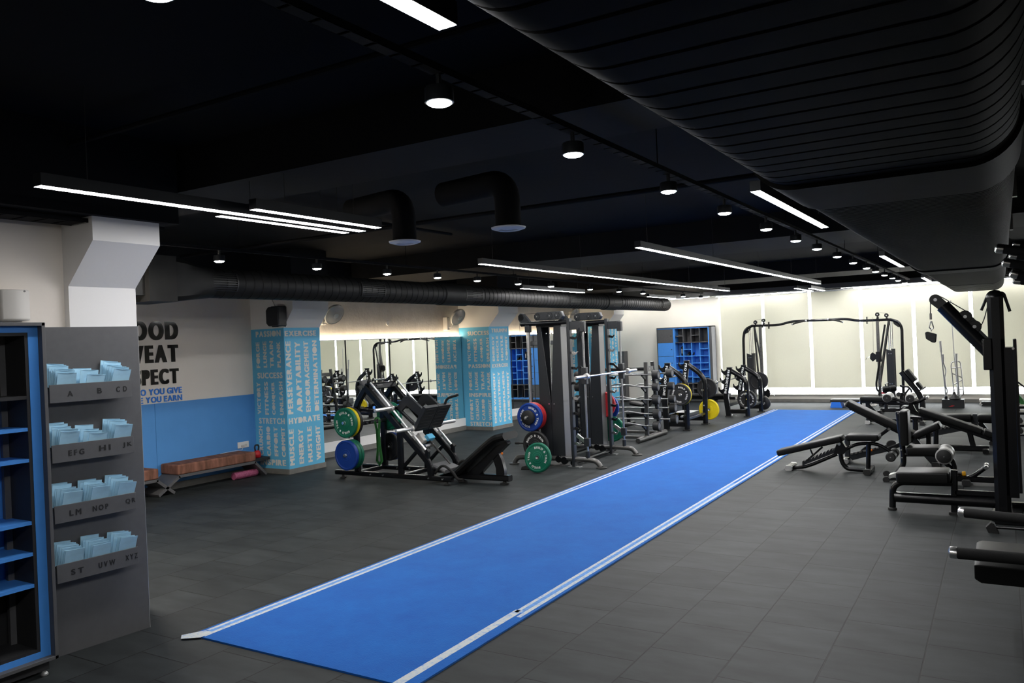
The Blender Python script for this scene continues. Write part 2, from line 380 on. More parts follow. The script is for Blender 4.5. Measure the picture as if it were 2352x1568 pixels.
def text2d(txt, bold=0.03, fill=False, gap=0.09, space=0.32):
    x = 0; out = []
    extra = max(0, bold-.026)*1.1; bold = min(bold, .026)
    for ch in txt:
        if ch == ' ': x += space; continue
        x += extra
        polys = [list(p) for p in glyph(ch)]
        outer = []; holes = []
        for i, p in enumerate(polys):
            (holes if any(i != j and _inside(p[0], q) for j, q in enumerate(polys)) else outer).append(p)
        outer = [_grow(p, bold) for p in outer]; holes = [_grow(p, -bold) for p in holes]
        x0 = min(q[0] for p in outer for q in p); x1 = max(q[0] for p in outer for q in p)
        for p in outer:
            hs = [] if fill else [h for h in holes if _inside(h[0], p)]
            for sh in ((0,) if not extra else (-extra, 0, extra)):
                out.append(([(a-x0+x+sh, c) for a, c in p], [[(a-x0+x+sh, c) for a, c in h] for h in hs], (0 if not extra else round(sh/extra)+1)))
        x += x1-x0+gap+extra
    return out, x-gap
def lettering(b, txt, o, u, v, width, height, bold=0.04, fill=False, gap=0.09, depth=0.0, space=0.32):
    """letters on the plane (o, u, v): o is the lower left corner; stretched to width x height"""
    gs, w = text2d(txt, bold, fill, gap, space); o = V(o); u = V(u).normalized(); v = V(v).normalized(); nrm = u.cross(v)
    ys = [q[1] for g, _, _ in gs for q in g]; y0, y1 = min(ys), max(ys); sx = width/w; sy = height/(y1-y0)
    for g, hs, lay in gs:
        depth_ = depth; depth = depth+lay*.0004
        loops = [[V((a*sx, (c-y0)*sy, 0)) for a, c in L] for L in [g]+hs]
        tri = tessellate_polygon(loops); flat = [p for L in loops for p in L]
        top = [o+u*p.x+v*p.y+nrm*depth for p in flat]; fs = []
        for t in tri:
            a, c, d = (flat[i] for i in t)
            fs.append(tuple(t) if (c-a).cross(d-a).z > 0 else tuple(t)[::-1])
        b.add(top, fs)
        if depth_:
            k = 0
            for L in loops:
                n = len(L); lo = [o+u*p.x+v*p.y for p in L]; hi = [p+nrm*depth for p in lo]
                b.add(lo+hi, [(i, (i+1) % n, (i+1) % n+n, i+n) for i in range(n)])
        depth = depth_
    return b
def ring_text(b, txt, c, ax, e, r, h, start, bold=0.05, clock=True, step=None):
    """letters around a circle: c centre, ax facing direction, e zero direction, r base radius, h letter height"""
    c = V(c); ax = V(ax).normalized(); e = V(e).normalized(); f = ax.cross(e); ang = radians(start)
    for ch in txt:
        if ch == ' ': ang -= radians(9); continue
        gs, w = text2d(ch, bold); sc = h/0.73; wa = w*sc/(r+h/2)
        mid = ang-wa/2; out = e*cos(mid)+f*sin(mid); tang = e*sin(mid)-f*cos(mid)
        lettering(b, ch, c+out*r-tang*(w*sc/2), tang, out, w*sc, h, bold)
        ang -= wa+0.045
    return b
# ================================================================== SETTING
YF = 23.0; XM = -10.70; XT = -10.67; XW = -5.96; YC = 3.92; ZC = 3.65
ORD = ['first','second','third','fourth','fifth','sixth','seventh','eighth','ninth','tenth','eleventh','twelfth','thirteenth','fourteenth','fifteenth','sixteenth','seventeenth','eighteenth']
def struct(name, b, m, bevel=0.0): return solo(name, b, m, kind='structure', bevel=bevel)
struct('floor', B().box((-11.2, -3.2, -0.12), (4.7, 23.4, 0)), 'floor').location  # origin at centre, tiles from object space
bpy.data.objects['floor'].location = (0, 0, 0)
me = bpy.data.objects['floor'].data
for vv in me.vertices: vv.co = vv.co + ROOT['floor']
struct('ceiling', B().box((-11.2, -3.2, ZC), (4.7, 23.4, ZC+0.2)), 'ceil')
BEAMS = []
def top_at(y): return min([3.3 if a-.01 < y < c+.01 else ZC for a, c in BEAMS]+[ZC])
bm_ = [(1176, 283, 1176, 356), (1900, 533, 1900, 562), (2000, 618, 2000, 629)]
for k, (xa, ya, xb, yb) in enumerate(bm_):
    p, q = onZ(xa, ya, 3.3), onZ(xb, yb, 3.3); BEAMS.append((p.y, q.y))
    struct('ceiling_beam', B().box((-10.6, p.y, 3.3), (4.5, q.y, ZC)), 'beam')
# near wall block behind the cabinets, its far face turns the corner
zb = 3.02
w = B().box((-11.2, -3.2, 0), (XW, YC, zb)); w.mat(1).box((-11.2, -3.2, zb), (XW, YC, ZC)); struct('wall_near', w, ['wall', 'ceil'])
w = B().box((-11.2, YC, 0), (XT, 9.15, 3.1)); w.mat(1).box((-11.2, YC, 3.1), (XT, 9.15, ZC)); struct('wall_left', w, ['wall', 'ceil'])
w = B().box((-11.2, 9.15, 0), (-10.76, YF+.4, 3.3)); w.mat(1).box((-11.2, 9.15, 3.3), (-10.76, YF+.4, ZC)); struct('wall_mirror_side', w, ['wall_rough', 'ceil'])
struct('wall_right', B().box((4.5, -3.2, 0), (4.7, YF+.4, ZC)), 'wall')
struct('wall_back', B().box((XW, -3.2, 0), (4.5, -3.0, ZC)), 'wall')
# blue panelling under the slogan, with one joint
zt = onX(455, 917, XT).z; ys = onX(357, 1000, XT).y
for k, (a, c) in enumerate(((YC, ys-.003), (ys+.003, 9.15))):
    struct('trim_%d' % (k+1), B().box((XT, a, 0.1), (XT+.014, c, zt)), 'bluewall')
struct('baseboard_left', B().box((XT, YC, 0), (XT+.016, 9.15, .1)), 'skirt')
struct('baseboard_mirror', B().box((-10.76, 9.95, 0), (-10.655, 15.27, .10)).box((-10.76, 16.13, 0), (-10.655, 21.6, .10)), 'skirt')
w = B().box((-10.76, 9.95, .10), (-10.67, 15.27, .275)).box((-10.76, 16.13, .10), (-10.67, 21.6, .275)); struct('trim_3', w, 'white')

# ---- far wall: plain part left, window bays right, blinds in front
XG = [onY(x, 750, YF).x for x in (1654, 1755, 1863, 1979, 2100, 2232)]
XG += [XG[-1]+1.265, XG[-1]+2.53, XG[-1]+3.8]
w = B().box((-11.2, YF, 0), (XG[0]-.02, YF+.3, ZC)); w.box((XG[0]-.02, YF, 0), (4.7, YF+.3, .215)); w.mat(1).box((XG[0]-.02, YF, 3.03), (4.7, YF+.3, ZC))
struct('wall_far', w, ['wallf', 'beam'])
struct('baseboard_far', B().box((-10.7, YF-.02, 0), (4.5, YF, .085)), 'skirt')
struct('trim_4', B().box((XG[0]-.04, YF-.07, .195), (4.5, YF+.02, .22)), 'white', .004)      # window sill
struct('trim_5', B().box((-10.7, YF-.36, 3.06), (4.5, YF-.02, 3.18)), 'beam_grey')             # bulkhead over the blinds
for k in range(len(XG)-1):
    a, c = XG[k]+.0, XG[k+1]
    r_ = thing('window_%d' % (k+1), None, None, ((a+c)/2, YF+.1, .22)); tag(r_, kind='structure')
    f = B(); t = .022
    f.box((a+.0005, YF+.06, .221), (a+t, YF+.12, 3.029)).box((c-t, YF+.06, .221), (c-.0005, YF+.12, 3.029)).box((a+t, YF+.062, .221), (c-t, YF+.118, .245)).box((a+t, YF+.062, 3.0), (c-t, YF+.118, 3.029))
    part('window_frame', f, 'white', r_)
    part('pane', B().box((a+t, YF+.088, .245), (c-t, YF+.092, 3.0)), 'glass', r_)
BW = [(.40, 0), (.40, 0), (.385, 0), (.40, 0), (.385, 0), (.39, 0), (.40, 0), (.40, 0)]
names_bl = ['leftmost roller blind beside the cream wall', 'second roller blind from the left, behind the cable crossover', 'third roller blind from the left, its lower edge a little shorter', 'fourth roller blind, behind the right tower of the cable crossover', 'fifth roller blind, right of the cable crossover', 'sixth roller blind, behind the pulldown arm', 'seventh roller blind, right of the pulldown column', 'last roller blind at the far right']
for k in range(len(XG)-1):
    a, c = XG[k]+.042, XG[k+1]-.042
    t = thing('roller_blind', 'cream '+names_bl[k], 'blind', ((a+c)/2, YF-.05, BW[k][0]), 'roller blinds along the far window')
    part('blind_fabric', B().box((a, YF-.052, BW[k][0]+.02), (c, YF-.048, 2.985)), 'blind', t)
    part('bottom_rail', B().cyl((a, YF-.05, BW[k][0]+.012), (c, YF-.05, BW[k][0]+.012), .012, 10), 'blind', t)
    part('roller_tube', B().cyl((a, YF-.05, 3.01), (c, YF-.05, 3.01), .026, 12), 'white', t)

# ---- pillars
def pillar(y0, y1, X, zb_, zt_, out, Xb, blue=True):
    t = thing('pillar', None, None, ((X+Xb)/2, (y0+y1)/2, 0)); tag(t, kind='structure')
    yc = (y0+y1)/2
    prof = [(Xb, .0), (X, .0), (X, zb_), (X+out, zt_), (X+out, ZC), (Xb, ZC)]
    if blue:
        part('column', B().prism([(Xb, yc, .08), (X, yc, .08), (X, yc, zb_), (Xb, yc, zb_)], (0, y1-y0, 0)), 'sky', t)
        part('corbel', B().prism([(Xb, yc, zb_), (X, yc, zb_), (X+out, yc, zt_), (X+out, yc, 2.98), (Xb, yc, 2.98)], (0, y1-y0-.001, 0)), 'white', t)
        part('upper_column', B().box((Xb, y0, 2.98), (X+out-.002, y1, ZC)), 'ceil', t)
        part('skirting', B().box((Xb, y0-.012, 0), (X+.012, y1+.012, .082)), 'skirt', t)
    else:
        part('column', B().prism([(a, yc, z) for a, z in prof], (0, y1-y0, 0)), 'white', t)
    return t
P1 = pillar(9.15, 9.95, -9.90, 2.37, 2.665, .225, -10.76)
P2 = pillar(15.27, 16.12, -9.93, 2.355, 2.66, .28, -10.76)
P3 = pillar(21.55, 22.3, -9.90, 2.36, 2.66, .25, -10.76)
P0 = pillar(3.38, 3.92, -5.90, 2.545, 2.855, .335, -6.2, False)
struct('ceiling_band', B().box((-6.4, -3, 3.03), (-5.5, 4.05, ZC)), 'ceil')
def words(P, face, X0, specs):
    """specs: (text, 4 pixel corners order: lower-left, lower-right, upper-left on the face plane, as read)"""
    for txt, ll, lr, ul in specs:
        if face == 'Y':
            q = [onY(x, y, X0) for x, y in (ll, lr, ul)]
            for a in q: a.y = X0-.002
        else:
            q = [onX(x, y, X0) for x, y in (ll, lr, ul)]
            for a in q: a.x = X0+.002
        u = q[1]-q[0]; v = q[2]-q[0]
        if abs(u.z) > abs(v.z): u = V((0, 0, u.z)); v = V((v.x, v.y, 0))
        else: v = V((0, 0, v.z)); u = V((u.x, u.y, 0))
        b = lettering(B(), txt, q[0], u, v, u.length, v.length, .065, True, .06)
        part('word', b, 'word', P)
def zpx(ox, oy, s): return lambda x, y: (ox+x/s, oy+y/s)
z3 = zpx(300, 660, 3.1354)
def H(txt, x0, y0, x1, y1, h0, h1, z=z3):      # horizontal word: left x0 (baseline y0), right x1 (baseline y1), cap heights
    return (txt, z(x0, y0), z(x1, y1), z(x0, y0-h0))
def U(txt, xb, yb, yt, w, z=z3):               # word reading upwards: baseline x (right side), from yb up to yt, cap height w to the left
    return (txt, z(xb, yb), z(xb+(yt-yb)*-.045*0, yt), z(xb-w, yb))
Yf1 = 9.15; Xf1 = -9.90
words(P1, 'Y', Yf1, [H('PASSION', 902, 360, 1082, 348, 42, 40), U('FORGE', 935, 580, 393, 26), U('LUNGE', 985, 577, 387, 26), U('TRAIN', 1033, 577, 384, 26), U('PLANK', 1084, 576, 388, 26),
    H('SUCCESS', 915, 656, 1096, 652, 42, 42), U('VICTORY', 943, 912, 682, 26), U('FITNESS', 998, 917, 678, 27), U('CONQUER', 1049, 917, 680, 26), U('UNLEASH', 1104, 919, 676, 26),
    H('STRETCH', 927, 980, 1112, 984, 42, 42), U('CRUNCH', 959, 1208, 998, 27), U('CARDIO', 1013, 1214, 1001, 27), U('EFFORT', 1066, 1216, 1003, 27), U('COMMIT', 1119, 1221, 1006, 27),
    H('INSPIRE', 936, 1274, 1122, 1284, 42, 42)])
words(P1, 'X', Xf1, [H('EXERCISE', 1109, 352, 1336, 347, 40, 38), U('PERSEVERANCE', 1172, 910, 386, 38), U('ADAPTABILITY', 1238, 896, 388, 38), U('ENCOURAGEMENT', 1298, 892, 385, 34), U('DETERMINATION', 1358, 885, 379, 32),
    H('HYDRATE', 1139, 986, 1364, 958, 42, 38), U('MUSCLE', 1183, 1278, 1016, 34), U('ENERGY', 1250, 1266, 1014, 34), U('HUSTLE', 1312, 1253, 996, 32), U('WEIGHT', 1372, 1238, 990, 32)])
z4 = zpx(730, 700, 3.564)
words(P2, 'Y', 15.27, [H('SUCCESS', 1226, 252, 1402, 246, 34, 34, z4), U('VICTORY', 1254, 462, 278, 25, z4), U('FITNESS', 1306, 464, 274, 25, z4), U('CONQUER', 1357, 464, 272, 24, z4), U('UNLEASH', 1408, 463, 268, 24, z4),
    H('PASSION', 1235, 518, 1411, 516, 32, 32, z4), U('FORGE', 1266, 698, 546, 25, z4), U('LUNGE', 1315, 698, 547, 25, z4), U('TRAIN', 1366, 698, 546, 25, z4), U('PLANK', 1413, 697, 548, 23, z4),
    H('INSPIRE', 1240, 752, 1421, 755, 32, 32, z4), U('EFFORT', 1276, 940, 768, 24, z4), U('CRUNCH', 1324, 942, 770, 25, z4), U('CARDIO', 1373, 944, 772, 25, z4), U('WEIGHT', 1427, 946, 774, 24, z4),
    H('STRETCH', 1251, 989, 1428, 992, 34, 34, z4)])
words(P2, 'X', -9.93, [H('TRIUMPH', 1420, 226, 1548, 222, 32, 30, z4), U('ENERGY', 1449, 460, 254, 18, z4), U('MUSCLE', 1483, 458, 252, 18, z4), U('HUSTLE', 1519, 454, 250, 18, z4), U('COMMIT', 1556, 452, 252, 18, z4),
    H('EXERCISE', 1428, 515, 1557, 508, 30, 30, z4), U('EMPOWERMENT', 1466, 966, 549, 17, z4), U('CONSISTENCY', 1504, 958, 543, 17, z4), U('MINDFULNESS', 1541, 951, 537, 17, z4), U('ACHIEVEMENT', 1577, 944, 543, 17, z4)])
def words_at(P, X, ya, yb, rows):
    n = len(rows); d = (yb-ya)/n
    for k, (txt, z0, z1) in enumerate(rows):
        part('word', lettering(B(), txt, (X+.002, ya+d*(k+.78), z0), (0, 0, 1), (0, -1, 0), z1-z0, d*.56, .065, True, .06), 'word', P)
words_at(P3, -9.90, 21.6, 22.28, [('WILLPOWER', .35, 1.6), ('INTENSITY', .35, 1.55), ('DISCIPLINE', .35, 1.6)])
for k, (txt, z0, z1) in enumerate((('FOCUS', 1.7, 2.3), ('POWER', 1.66, 2.3), ('STAMINA', 1.7, 2.3))):
    part('word', lettering(B(), txt, (-9.902, 21.6, 0) if False else (-9.898, 21.6+.226*(k+.78), z0), (0, 0, 1), (0, -1, 0), z1-z0, .12, .065, True, .06), 'word', P3)
for k, (txt, z0, z1) in enumerate((('COMMIT', .35, 1.0), ('HUSTLE', 1.1, 1.65), ('IMPACT', 1.75, 2.3))):
    part('word', lettering(B(), txt, (-10.3, 21.548, z0), (0, 0, 1), (-1, 0, 0), z1-z0, .12, .065, True, .06), 'word', P3)

# slogan on the left wall: acrylic letters
z5 = zpx(300, 660, 3.1354)
def slogan(txt, full, ll, lr, top, m, name, lab):
    """txt = visible tail measured in the photo; the whole word is set at the same letter size"""
    BO = .085 if m == 'letterblk' else .035
    a, c, t = (onX(*z5(*p), XT) for p in (ll, lr, top))
    gs, w = text2d(txt, BO, False, .07); gs2, w2 = text2d(full, BO, False, .07)
    wid = abs(c.y-a.y)*w2/w; zb_ = c.z
    b = lettering(B(), full, (XT+.001, c.y-wid, zb_), (0, 1, 0), (0, 0, 1), wid, t.z-zb_, BO, False, .07, .008)
    return solo(name, b, m, lab, 'sign', 'slogan letters on the wall')
slogan('D', 'BLOOD', (248, 378), (343, 375), (343, 243), 'letterblk', 'wall_lettering', 'gloss black letters BLOOD, top line of the slogan on cream wall')
slogan('EAT', 'SWEAT', (104, 542), (344, 535), (344, 410), 'letterblk', 'wall_lettering', 'gloss black letters SWEAT, second line of the slogan on cream wall')
slogan('PECT', 'RESPECT', (82, 700), (348, 688), (348, 579), 'letterblk', 'wall_lettering', 'gloss black letters RESPECT, third line of the slogan on cream wall')
slogan('YOU GIVE', 'FIRST TWO YOU GIVE', (130, 768), (368, 757), (368, 713), 'letterblu', 'wall_lettering', 'upper line of small blue letters under the black slogan')
slogan('YOU EARN', 'LAST ONE YOU EARN', (108, 830), (370, 810), (370, 768), 'letterblu', 'wall_lettering', 'lower line of small blue letters, right above the blue panelling')

# ---- mirror panes
cuts = [9.95]+[onX(x, 890, XM).y for x in (797, 898, 985)]+[15.27]
cuts2 = [16.13, 16.6, 17.45, 18.6, 19.9, 21.55]
mi = 0
for cc in (cuts, cuts2):
    for a, c in zip(cc[:-1], cc[1:]):
        place = ['beside the near lettered pillar', 'behind the leg press, second from the near pillar', 'behind the leg press, third from the near pillar', 'left of the second lettered pillar', 'narrow pane right of the second lettered pillar', 'behind the near tower of the cable machine', 'behind the cable machine, between its towers', 'behind the far tower of the cable machine', 'last one before the third lettered pillar'][mi]
        solo('wall_mirror', B().box((XM-.006, a+.02, .28), (XM, c-.02, 2.15)), 'mirror', 'tall frameless wall mirror '+place, 'mirror', 'mirror panes along the left wall'); mi += 1
struct('trim_6', B().box((-10.76, 9.95, .275), (XM-.008, 15.27, 2.155)).box((-10.76, 16.13, .275), (XM-.008, 21.55, 2.155)), 'ink')
for k, (a, c) in enumerate(((9.97, 15.25), (16.15, 21.5))):
    t = thing('cove_light', 'warm light strip along the mirror top '+('between the first two lettered pillars' if k == 0 else 'beyond the second lettered pillar'), 'light', (XM-.02, (a+c)/2, 2.155))
    part('channel', B().box((-10.755, a, 2.156), (XM+.004, c, 2.166)), 'brushed', t)
    part('diffuser', B().box((-10.735, a+.01, 2.167), (XM-.006, c-.01, 2.178)), 'warm', t)

# ================================================================== CEILING FITTINGS
def linear(name, x, y0, y1, z, w, lab, h=.075, m='led'):
    t = thing('linear_light', lab, 'light', (x, (y0+y1)/2, z), 'linear ceiling lights')
    part('housing', B().box((x-w/2, y0, z+.0012), (x+w/2, y1, z+h)), 'steelg', t)
    part('diffuser', B().box((x-w/2+.004, y0+.004, z), (x+w/2-.004, y1-.004, z+.0012)), m, t)
    n = max(2, int((y1-y0)/2.4)+1)
    for k in range(n):
        y = y0+.3+(y1-y0-.6)*k/(n-1)
        part('suspension_wire', B().cyl((x, y, z+h), (x, y, top_at(y)), .0025, 5), 'cable', t)
    return t
zl = 3.0
def lx(px, py): return onZ(px, py, zl)
ca = lx(895, 0)
linear('', -1.465, -.7, 2.09, zl, .075, 'linear light nearest the camera, cut by the top edge of the picture')
linear('', -1.475, lx(1728, 440).y, lx(1895, 523).y, zl, .075, 'short linear light next to the big duct, second along it')
linear('', -1.44, lx(2024, 588).y, lx(2074, 613).y, zl, .075, 'short linear light next to the big duct, third along it')
linear('', -1.43, lx(2116, 638).y, lx(2140, 646).y, zl, .075, 'short linear light next to the big duct, closest to the blinds')
linear('', -3.49, lx(1458, 569).y, lx(1885, 652).y, zl, .075, 'very long linear light hung over the blue turf')
linear('', -5.65, lx(1096, 607).y, lx(1677, 668).y, zl, .075, 'very long linear light hung over the cable machine')
linear('', -4.685, lx(87, 427).y, lx(838, 531).y, zl, .084, 'longest of the three parallel lights above the flyer stand, middle one', m='led_dim')
linear('', -4.46, lx(575, 482).y, lx(876, 523).y, zl, .075, 'shorter light right of the middle one of three parallel lights', m='led_dim')
linear('', -4.845, lx(496, 497).y, lx(800, 535).y, zl, .072, 'shorter light left of the middle one of three parallel lights', m='led_dim')
linear('', -7.55, 4.0, 4.85, zl, .075, 'added fill light, unseen behind the near white pillar, brightening the slogan wall', m='led_fill')  # invented fill lamp, hidden from the camera, to lift the slogan wall
linear('', -7.84, lx(1193, 663).y, lx(1345, 672).y, zl, .07, 'short linear light in front of the round duct')
linear('', -7.78, lx(1495, 681).y, lx(1545, 686).y, zl, .07, 'short linear light above the far end of the round duct')
linear('', -4.2, 20.0, 22.0, 2.98, .07, 'short linear light close to the blinds, left one of a pair')
linear('', -3.95, 20.4, 22.2, 2.98, .07, 'short linear light close to the blinds, right one of a pair')
def downlight(x, y, lab, grp, z=zl):
    t = thing('downlight', lab, 'light', (x, y, z), grp)
    part('housing', B().lathe([(.001, .065), (.055, .065), (.060, .058), (.061, .002), (.055, 0)], (x, y, z), (0, 0, 1), 24), 'steelg', t)
    part('diffuser', B().lathe([(.001, -.013), (.025, -.012), (.042, -.008), (.051, -.002), (.053, .0), (.053, .004)], (x, y, z), (0, 0, 1), 24), 'down', t)
    part('stem', B().cyl((x, y, z+.065), (x, y, z+.12), .012, 8), 'steelg', t)
rowA = [(340,-8),(1008,237),(1320,355),(1531,441),(1664,490),(1760,527),(1830,553),(1877,572),(1922,590),(1960,604),(1990,616),(2012,624),(2032,632),(2048,639),(2064,644),(2078,650)]
rowB = [(511,599),(728,617),(891,629),(1005,638),(1096,645),(1191,652),(1276,657),(1350,665),(1417,670),(1475,674),(1567,681),(1608,684)]
for k, (x, y) in enumerate(rowA):
    p = lx(x, y); downlight(-1.96, p.y, 'round downlight, %s from the camera in the row left of the big duct' % ORD[k], 'downlights in the row by the big duct')
for k, (x, y) in enumerate(rowB):
    p = lx(x, y); downlight(-7.23, p.y, 'round downlight, %s from the left in the row by the round duct' % ORD[k], 'downlights in the row by the round duct')
def tray(name, x, z, y0, y1, w, lab):
    t = thing('cable_tray', lab, 'cable tray', (x, (y0+y1)/2, z))
    b = B().box((x-w/2, y0, z), (x-w/2+.003, y1, z+.03)).box((x+w/2-.003, y0, z), (x+w/2, y1, z+.03))
    n = int((y1-y0)/.14)
    for k in range(n): b.box((x-w/2, y0+k*.14, z), (x+w/2, y0+k*.14+.12, z+.003))
    part('tray', b, 'ceil', t)
    for k in range(6):
        y = y0+(y1-y0)*(k+.5)/6; part('hanger', B().cyl((x, y, z+.002), (x, y, ZC), .004, 6), 'steel', t)
tray('', -1.96, 3.12, -.5, 22.3, .06, 'thin perforated cable tray carrying the downlights beside the big duct')
tray('', -7.23, 3.12, 4.6, 22.3, .05, 'thin perforated cable tray carrying the downlights by the round duct')
tray('', -5.72, 2.985, -2.5, 4.0, .22, 'wide perforated cable tray above the near white corbel')
# conduits crossing the ceiling
def conduit(pts, r, lab): solo('conduit', B().tube(pts, r, 8), 'ceil', lab, 'pipe')
conduit([(-6.9, 3.2, 3.5), (-1.2, 3.2, 3.5)], .02, 'black conduit crossing the ceiling in front of the near beam')
conduit([(-10.3, 7.6, 3.45), (-1.2, 7.6, 3.45)], .025, 'black conduit crossing the ceiling above the air diffusers')
conduit([(-1.6, 5.3, 3.45), (-1.6, 21.5, 3.45)], .02, 'black conduit running along the ceiling beside the big duct')
conduit([(-6.4, -1, 3.5), (-6.4, 9.0, 3.5)], .02, 'black conduit running along the ceiling over the flyer stand')
# air diffusers on drop ducts
for k, (px, py) in enumerate(((1168, 524), (930, 556))):
    p = lx(px, py); t = thing('air_diffuser', 'round white ceiling air diffuser, '+('right' if k == 0 else 'left')+' one of the pair under black elbows', 'vent', p)
    x, y = p.x, p.y
    part('ring', B().lathe([(.085, .0), (.085, -.012), (.10, -.02), (.15, -.004), (.155, .008), (.12, .016)], (x, y, zl), (0, 0, 1), 32, closed=True), 'white', t)
    part('cone', B().lathe([(.001, -.012), (.06, -.008), (.075, .004), (.06, .012)], (x, y, zl), (0, 0, 1), 24), 'white', t)
    part('drop_duct', B().tube(rnd([(x, y, zl+.01), (x, y, 3.42), (x-.8, y+.15, 3.42)], .22, 8), .115, 24), 'ceil', t)
# LED lines over the blinds
for k, (a, c, y, z) in enumerate(((-10.5, XG[0]-.1, 22.45, 3.02), (XG[0], -4.5, 22.72, 3.02), (-3.6, -.95, 22.66, 3.035), (-3.3, 3.5, 22.74, 3.015))):
    t = thing('led_line', 'thin bright light line high along the far wall, '+['stretch on the cream wall', 'left stretch', 'short stretch nearer the camera', 'right stretch'][k], 'light', ((a+c)/2, y, z))
    part('profile', B().box((a, y-.012, z+.006), (c, y+.012, z+.04)), 'alu', t)
    part('diffuser', B().box((a+.003, y-.010, z), (c-.003, y+.010, z+.006)), 'strip2' if k == 0 else 'strip', t)

# ---- ducts
def loft(secs):     # secs: list of rings of points
    b = B(); m = len(secs[0]); vs = [p for s in secs for p in s]; fs = []
    for i in range(len(secs)-1):
        for j in range(m): k = (j+1) % m; fs.append((i*m+j, i*m+k, (i+1)*m+k, (i+1)*m+j))
    fs.append(tuple(range(m))[::-1]); fs.append(tuple((len(secs)-1)*m+j for j in range(m)))
    return b.add(vs, fs)
def oval(cx, cz, w, h, y, g=0.0, n=22):
    r = h/2; out = []
    for s, a0 in ((1, -90), (-1, 90)):
        for i in range(n+1):
            a = radians(a0+180*i/n); out.append(V((cx+s*(w/2-r)+(r+g)*cos(a), y, cz+(r+g)*sin(a))))
    return out
t = thing('air_duct', 'huge black flat oval duct with ribbed sides running along the ceiling at right', 'duct', (-.5, 11, 2.74))
def ribs(cx, cz, w, h, y0, y1, pitch, d, gr=.0675):
    ys = []; y = y0
    while y < y1-1e-6:
        e = min(y+pitch, y1); L = e-y
        ys += [(y, -d), (y+L*(gr-.0075), -d), (y+L*(gr+.0075), 0), (y+L*.5, d*.06), (y+L*(1-gr-.0075), 0), (y+L*(1-gr+.0075), -d)]; y = e
    return [oval(cx, cz, w, h, a, g) for a, g in ys]+[oval(cx, cz, w, h, y1, -d)]
part('near_section', loft(ribs(-.5, 2.95, 1.2, .42, -.6, 4.31, .165, .006)), 'ductd', t)
part('collar', loft([oval(-.5, 2.95, 1.2, .42, y, g) for y, g in ((4.30, .0), (4.305, .022), (5.15, .022), (5.155, 0))]), 'ductd', t)
part('middle_section', loft(ribs(-.5, 2.95, 1.2, .42, 5.155, 12.6, .060, .016, .17)), 'ductd', t)
part('collar', loft([oval(-.5, 2.95, 1.2, .42, y, g) for y, g in ((12.6, .0), (12.605, .02), (13.3, .02), (13.305, 0))]), 'ductd', t)
part('far_section', loft(ribs(-.5, 2.95, 1.18, .41, 13.305, 18.4, .085, .016, .15)), 'ductd', t)
part('end_section', loft(ribs(-.5, 2.94, 1.14, .40, 18.4, 22.3, .6, .012)), 'ductd', t)
for k, y in enumerate((3.6, 6.9, 9.4, 12.2, 15.2, 18.4)):
    part('hanger_bracket', B().box((.095, y, 2.90), (.125, y+.07, 3.06)).cyl((.11, y+.035, 3.05), (.11, y+.035, ZC), .006, 6), 'shroud', t)
# round duct on the left
xd, zd, rd = -8.3, 2.87, .185
t = thing('air_duct', 'long round black spiral duct with side vents under the ceiling at left', 'duct', (xd, 13.5, zd-rd))
def circ(y, g, n=28): return [V((xd+(rd+g)*cos(2*pi*i/n), y, zd+(rd+g)*sin(2*pi*i/n))) for i in range(n)]
def cribs(y0, y1, pitch, d):
    out = []; y = y0
    while y < y1-1e-6:
        e = min(y+pitch, y1); L = e-y; out += [circ(y, 0), circ(y+L*.82, 0), circ(y+L*.86, -d), circ(y+L*.96, -d)]; y = e
    return out+[circ(y1, 0)]
part('near_section', loft(cribs(6.5, 11.2, .14, .006)), 'duct', t)
part('collar', loft([circ(11.2, .0), circ(11.21, .012), circ(12.0, .012), circ(12.01, 0)]), 'duct', t)
part('middle_section', loft(cribs(12.01, 17.9, .14, .006)), 'duct', t)
part('collar', loft([circ(17.9, .0), circ(17.91, .012), circ(18.6, .012), circ(18.61, 0)]), 'duct', t)
part('far_section', loft(cribs(18.61, 22.1, .14, .006)+[circ(22.15+.1*sin(a), -rd*(1-cos(a))) for a in (.3, .6, .9, 1.2, 1.5)]), 'duct', t)
sq = []
for y, k in ((5.85, 0.0), (6.0, .15), (6.25, .6), (6.5, 1.0)):
    c_ = circ(y, 0); ring = []
    for i, p in enumerate(c_):
        a = 2*pi*i/28; e = max(abs(cos(a)), abs(sin(a))); ring.append(V((xd+cos(a)/e*.27*(1-k)+(p.x-xd)*k, y, zd+sin(a)/e*.25*(1-k)+(p.z-zd)*k)))
    sq.append(ring)
part('transition', loft(sq), 'duct', t)
pb = B().box((xd-.28, 5.5, zd-.26), (xd+.28, 5.85, zd+.26)); part('plenum_box', pb, 'duct', t)
part('supply_stub', B().box((xd-.2, YC-.05, zd-.19), (xd+.2, 5.5, zd+.2)), 'ductg', t)
for px, py in ((505, 638), (858, 661), (1090, 676), (1323, 687), (1420, 694), (1530, 700)):
    y = onX(px, py, xd+rd*.95).y; vb = B()
    for i in range(9): 
        a = radians(-32+8.5*i); vb.obox((xd+cos(a)*(rd+.004), y, zd+sin(a)*(rd+.004)), (cos(a), 0, sin(a)), (0, 1, 0), (-sin(a), 0, cos(a)), .014, .5, .012)
    for e in (-.26, .26): 
        for i in range(8):
            a = radians(-28+8.5*i); vb.obox((xd+cos(a)*(rd+.004), y+e, zd+sin(a)*(rd+.004)), (cos(a), 0, sin(a)), (0, 1, 0), (-sin(a), 0, cos(a)), .018, .02, .03)
    part('air_vent', vb, 'ductg', t)

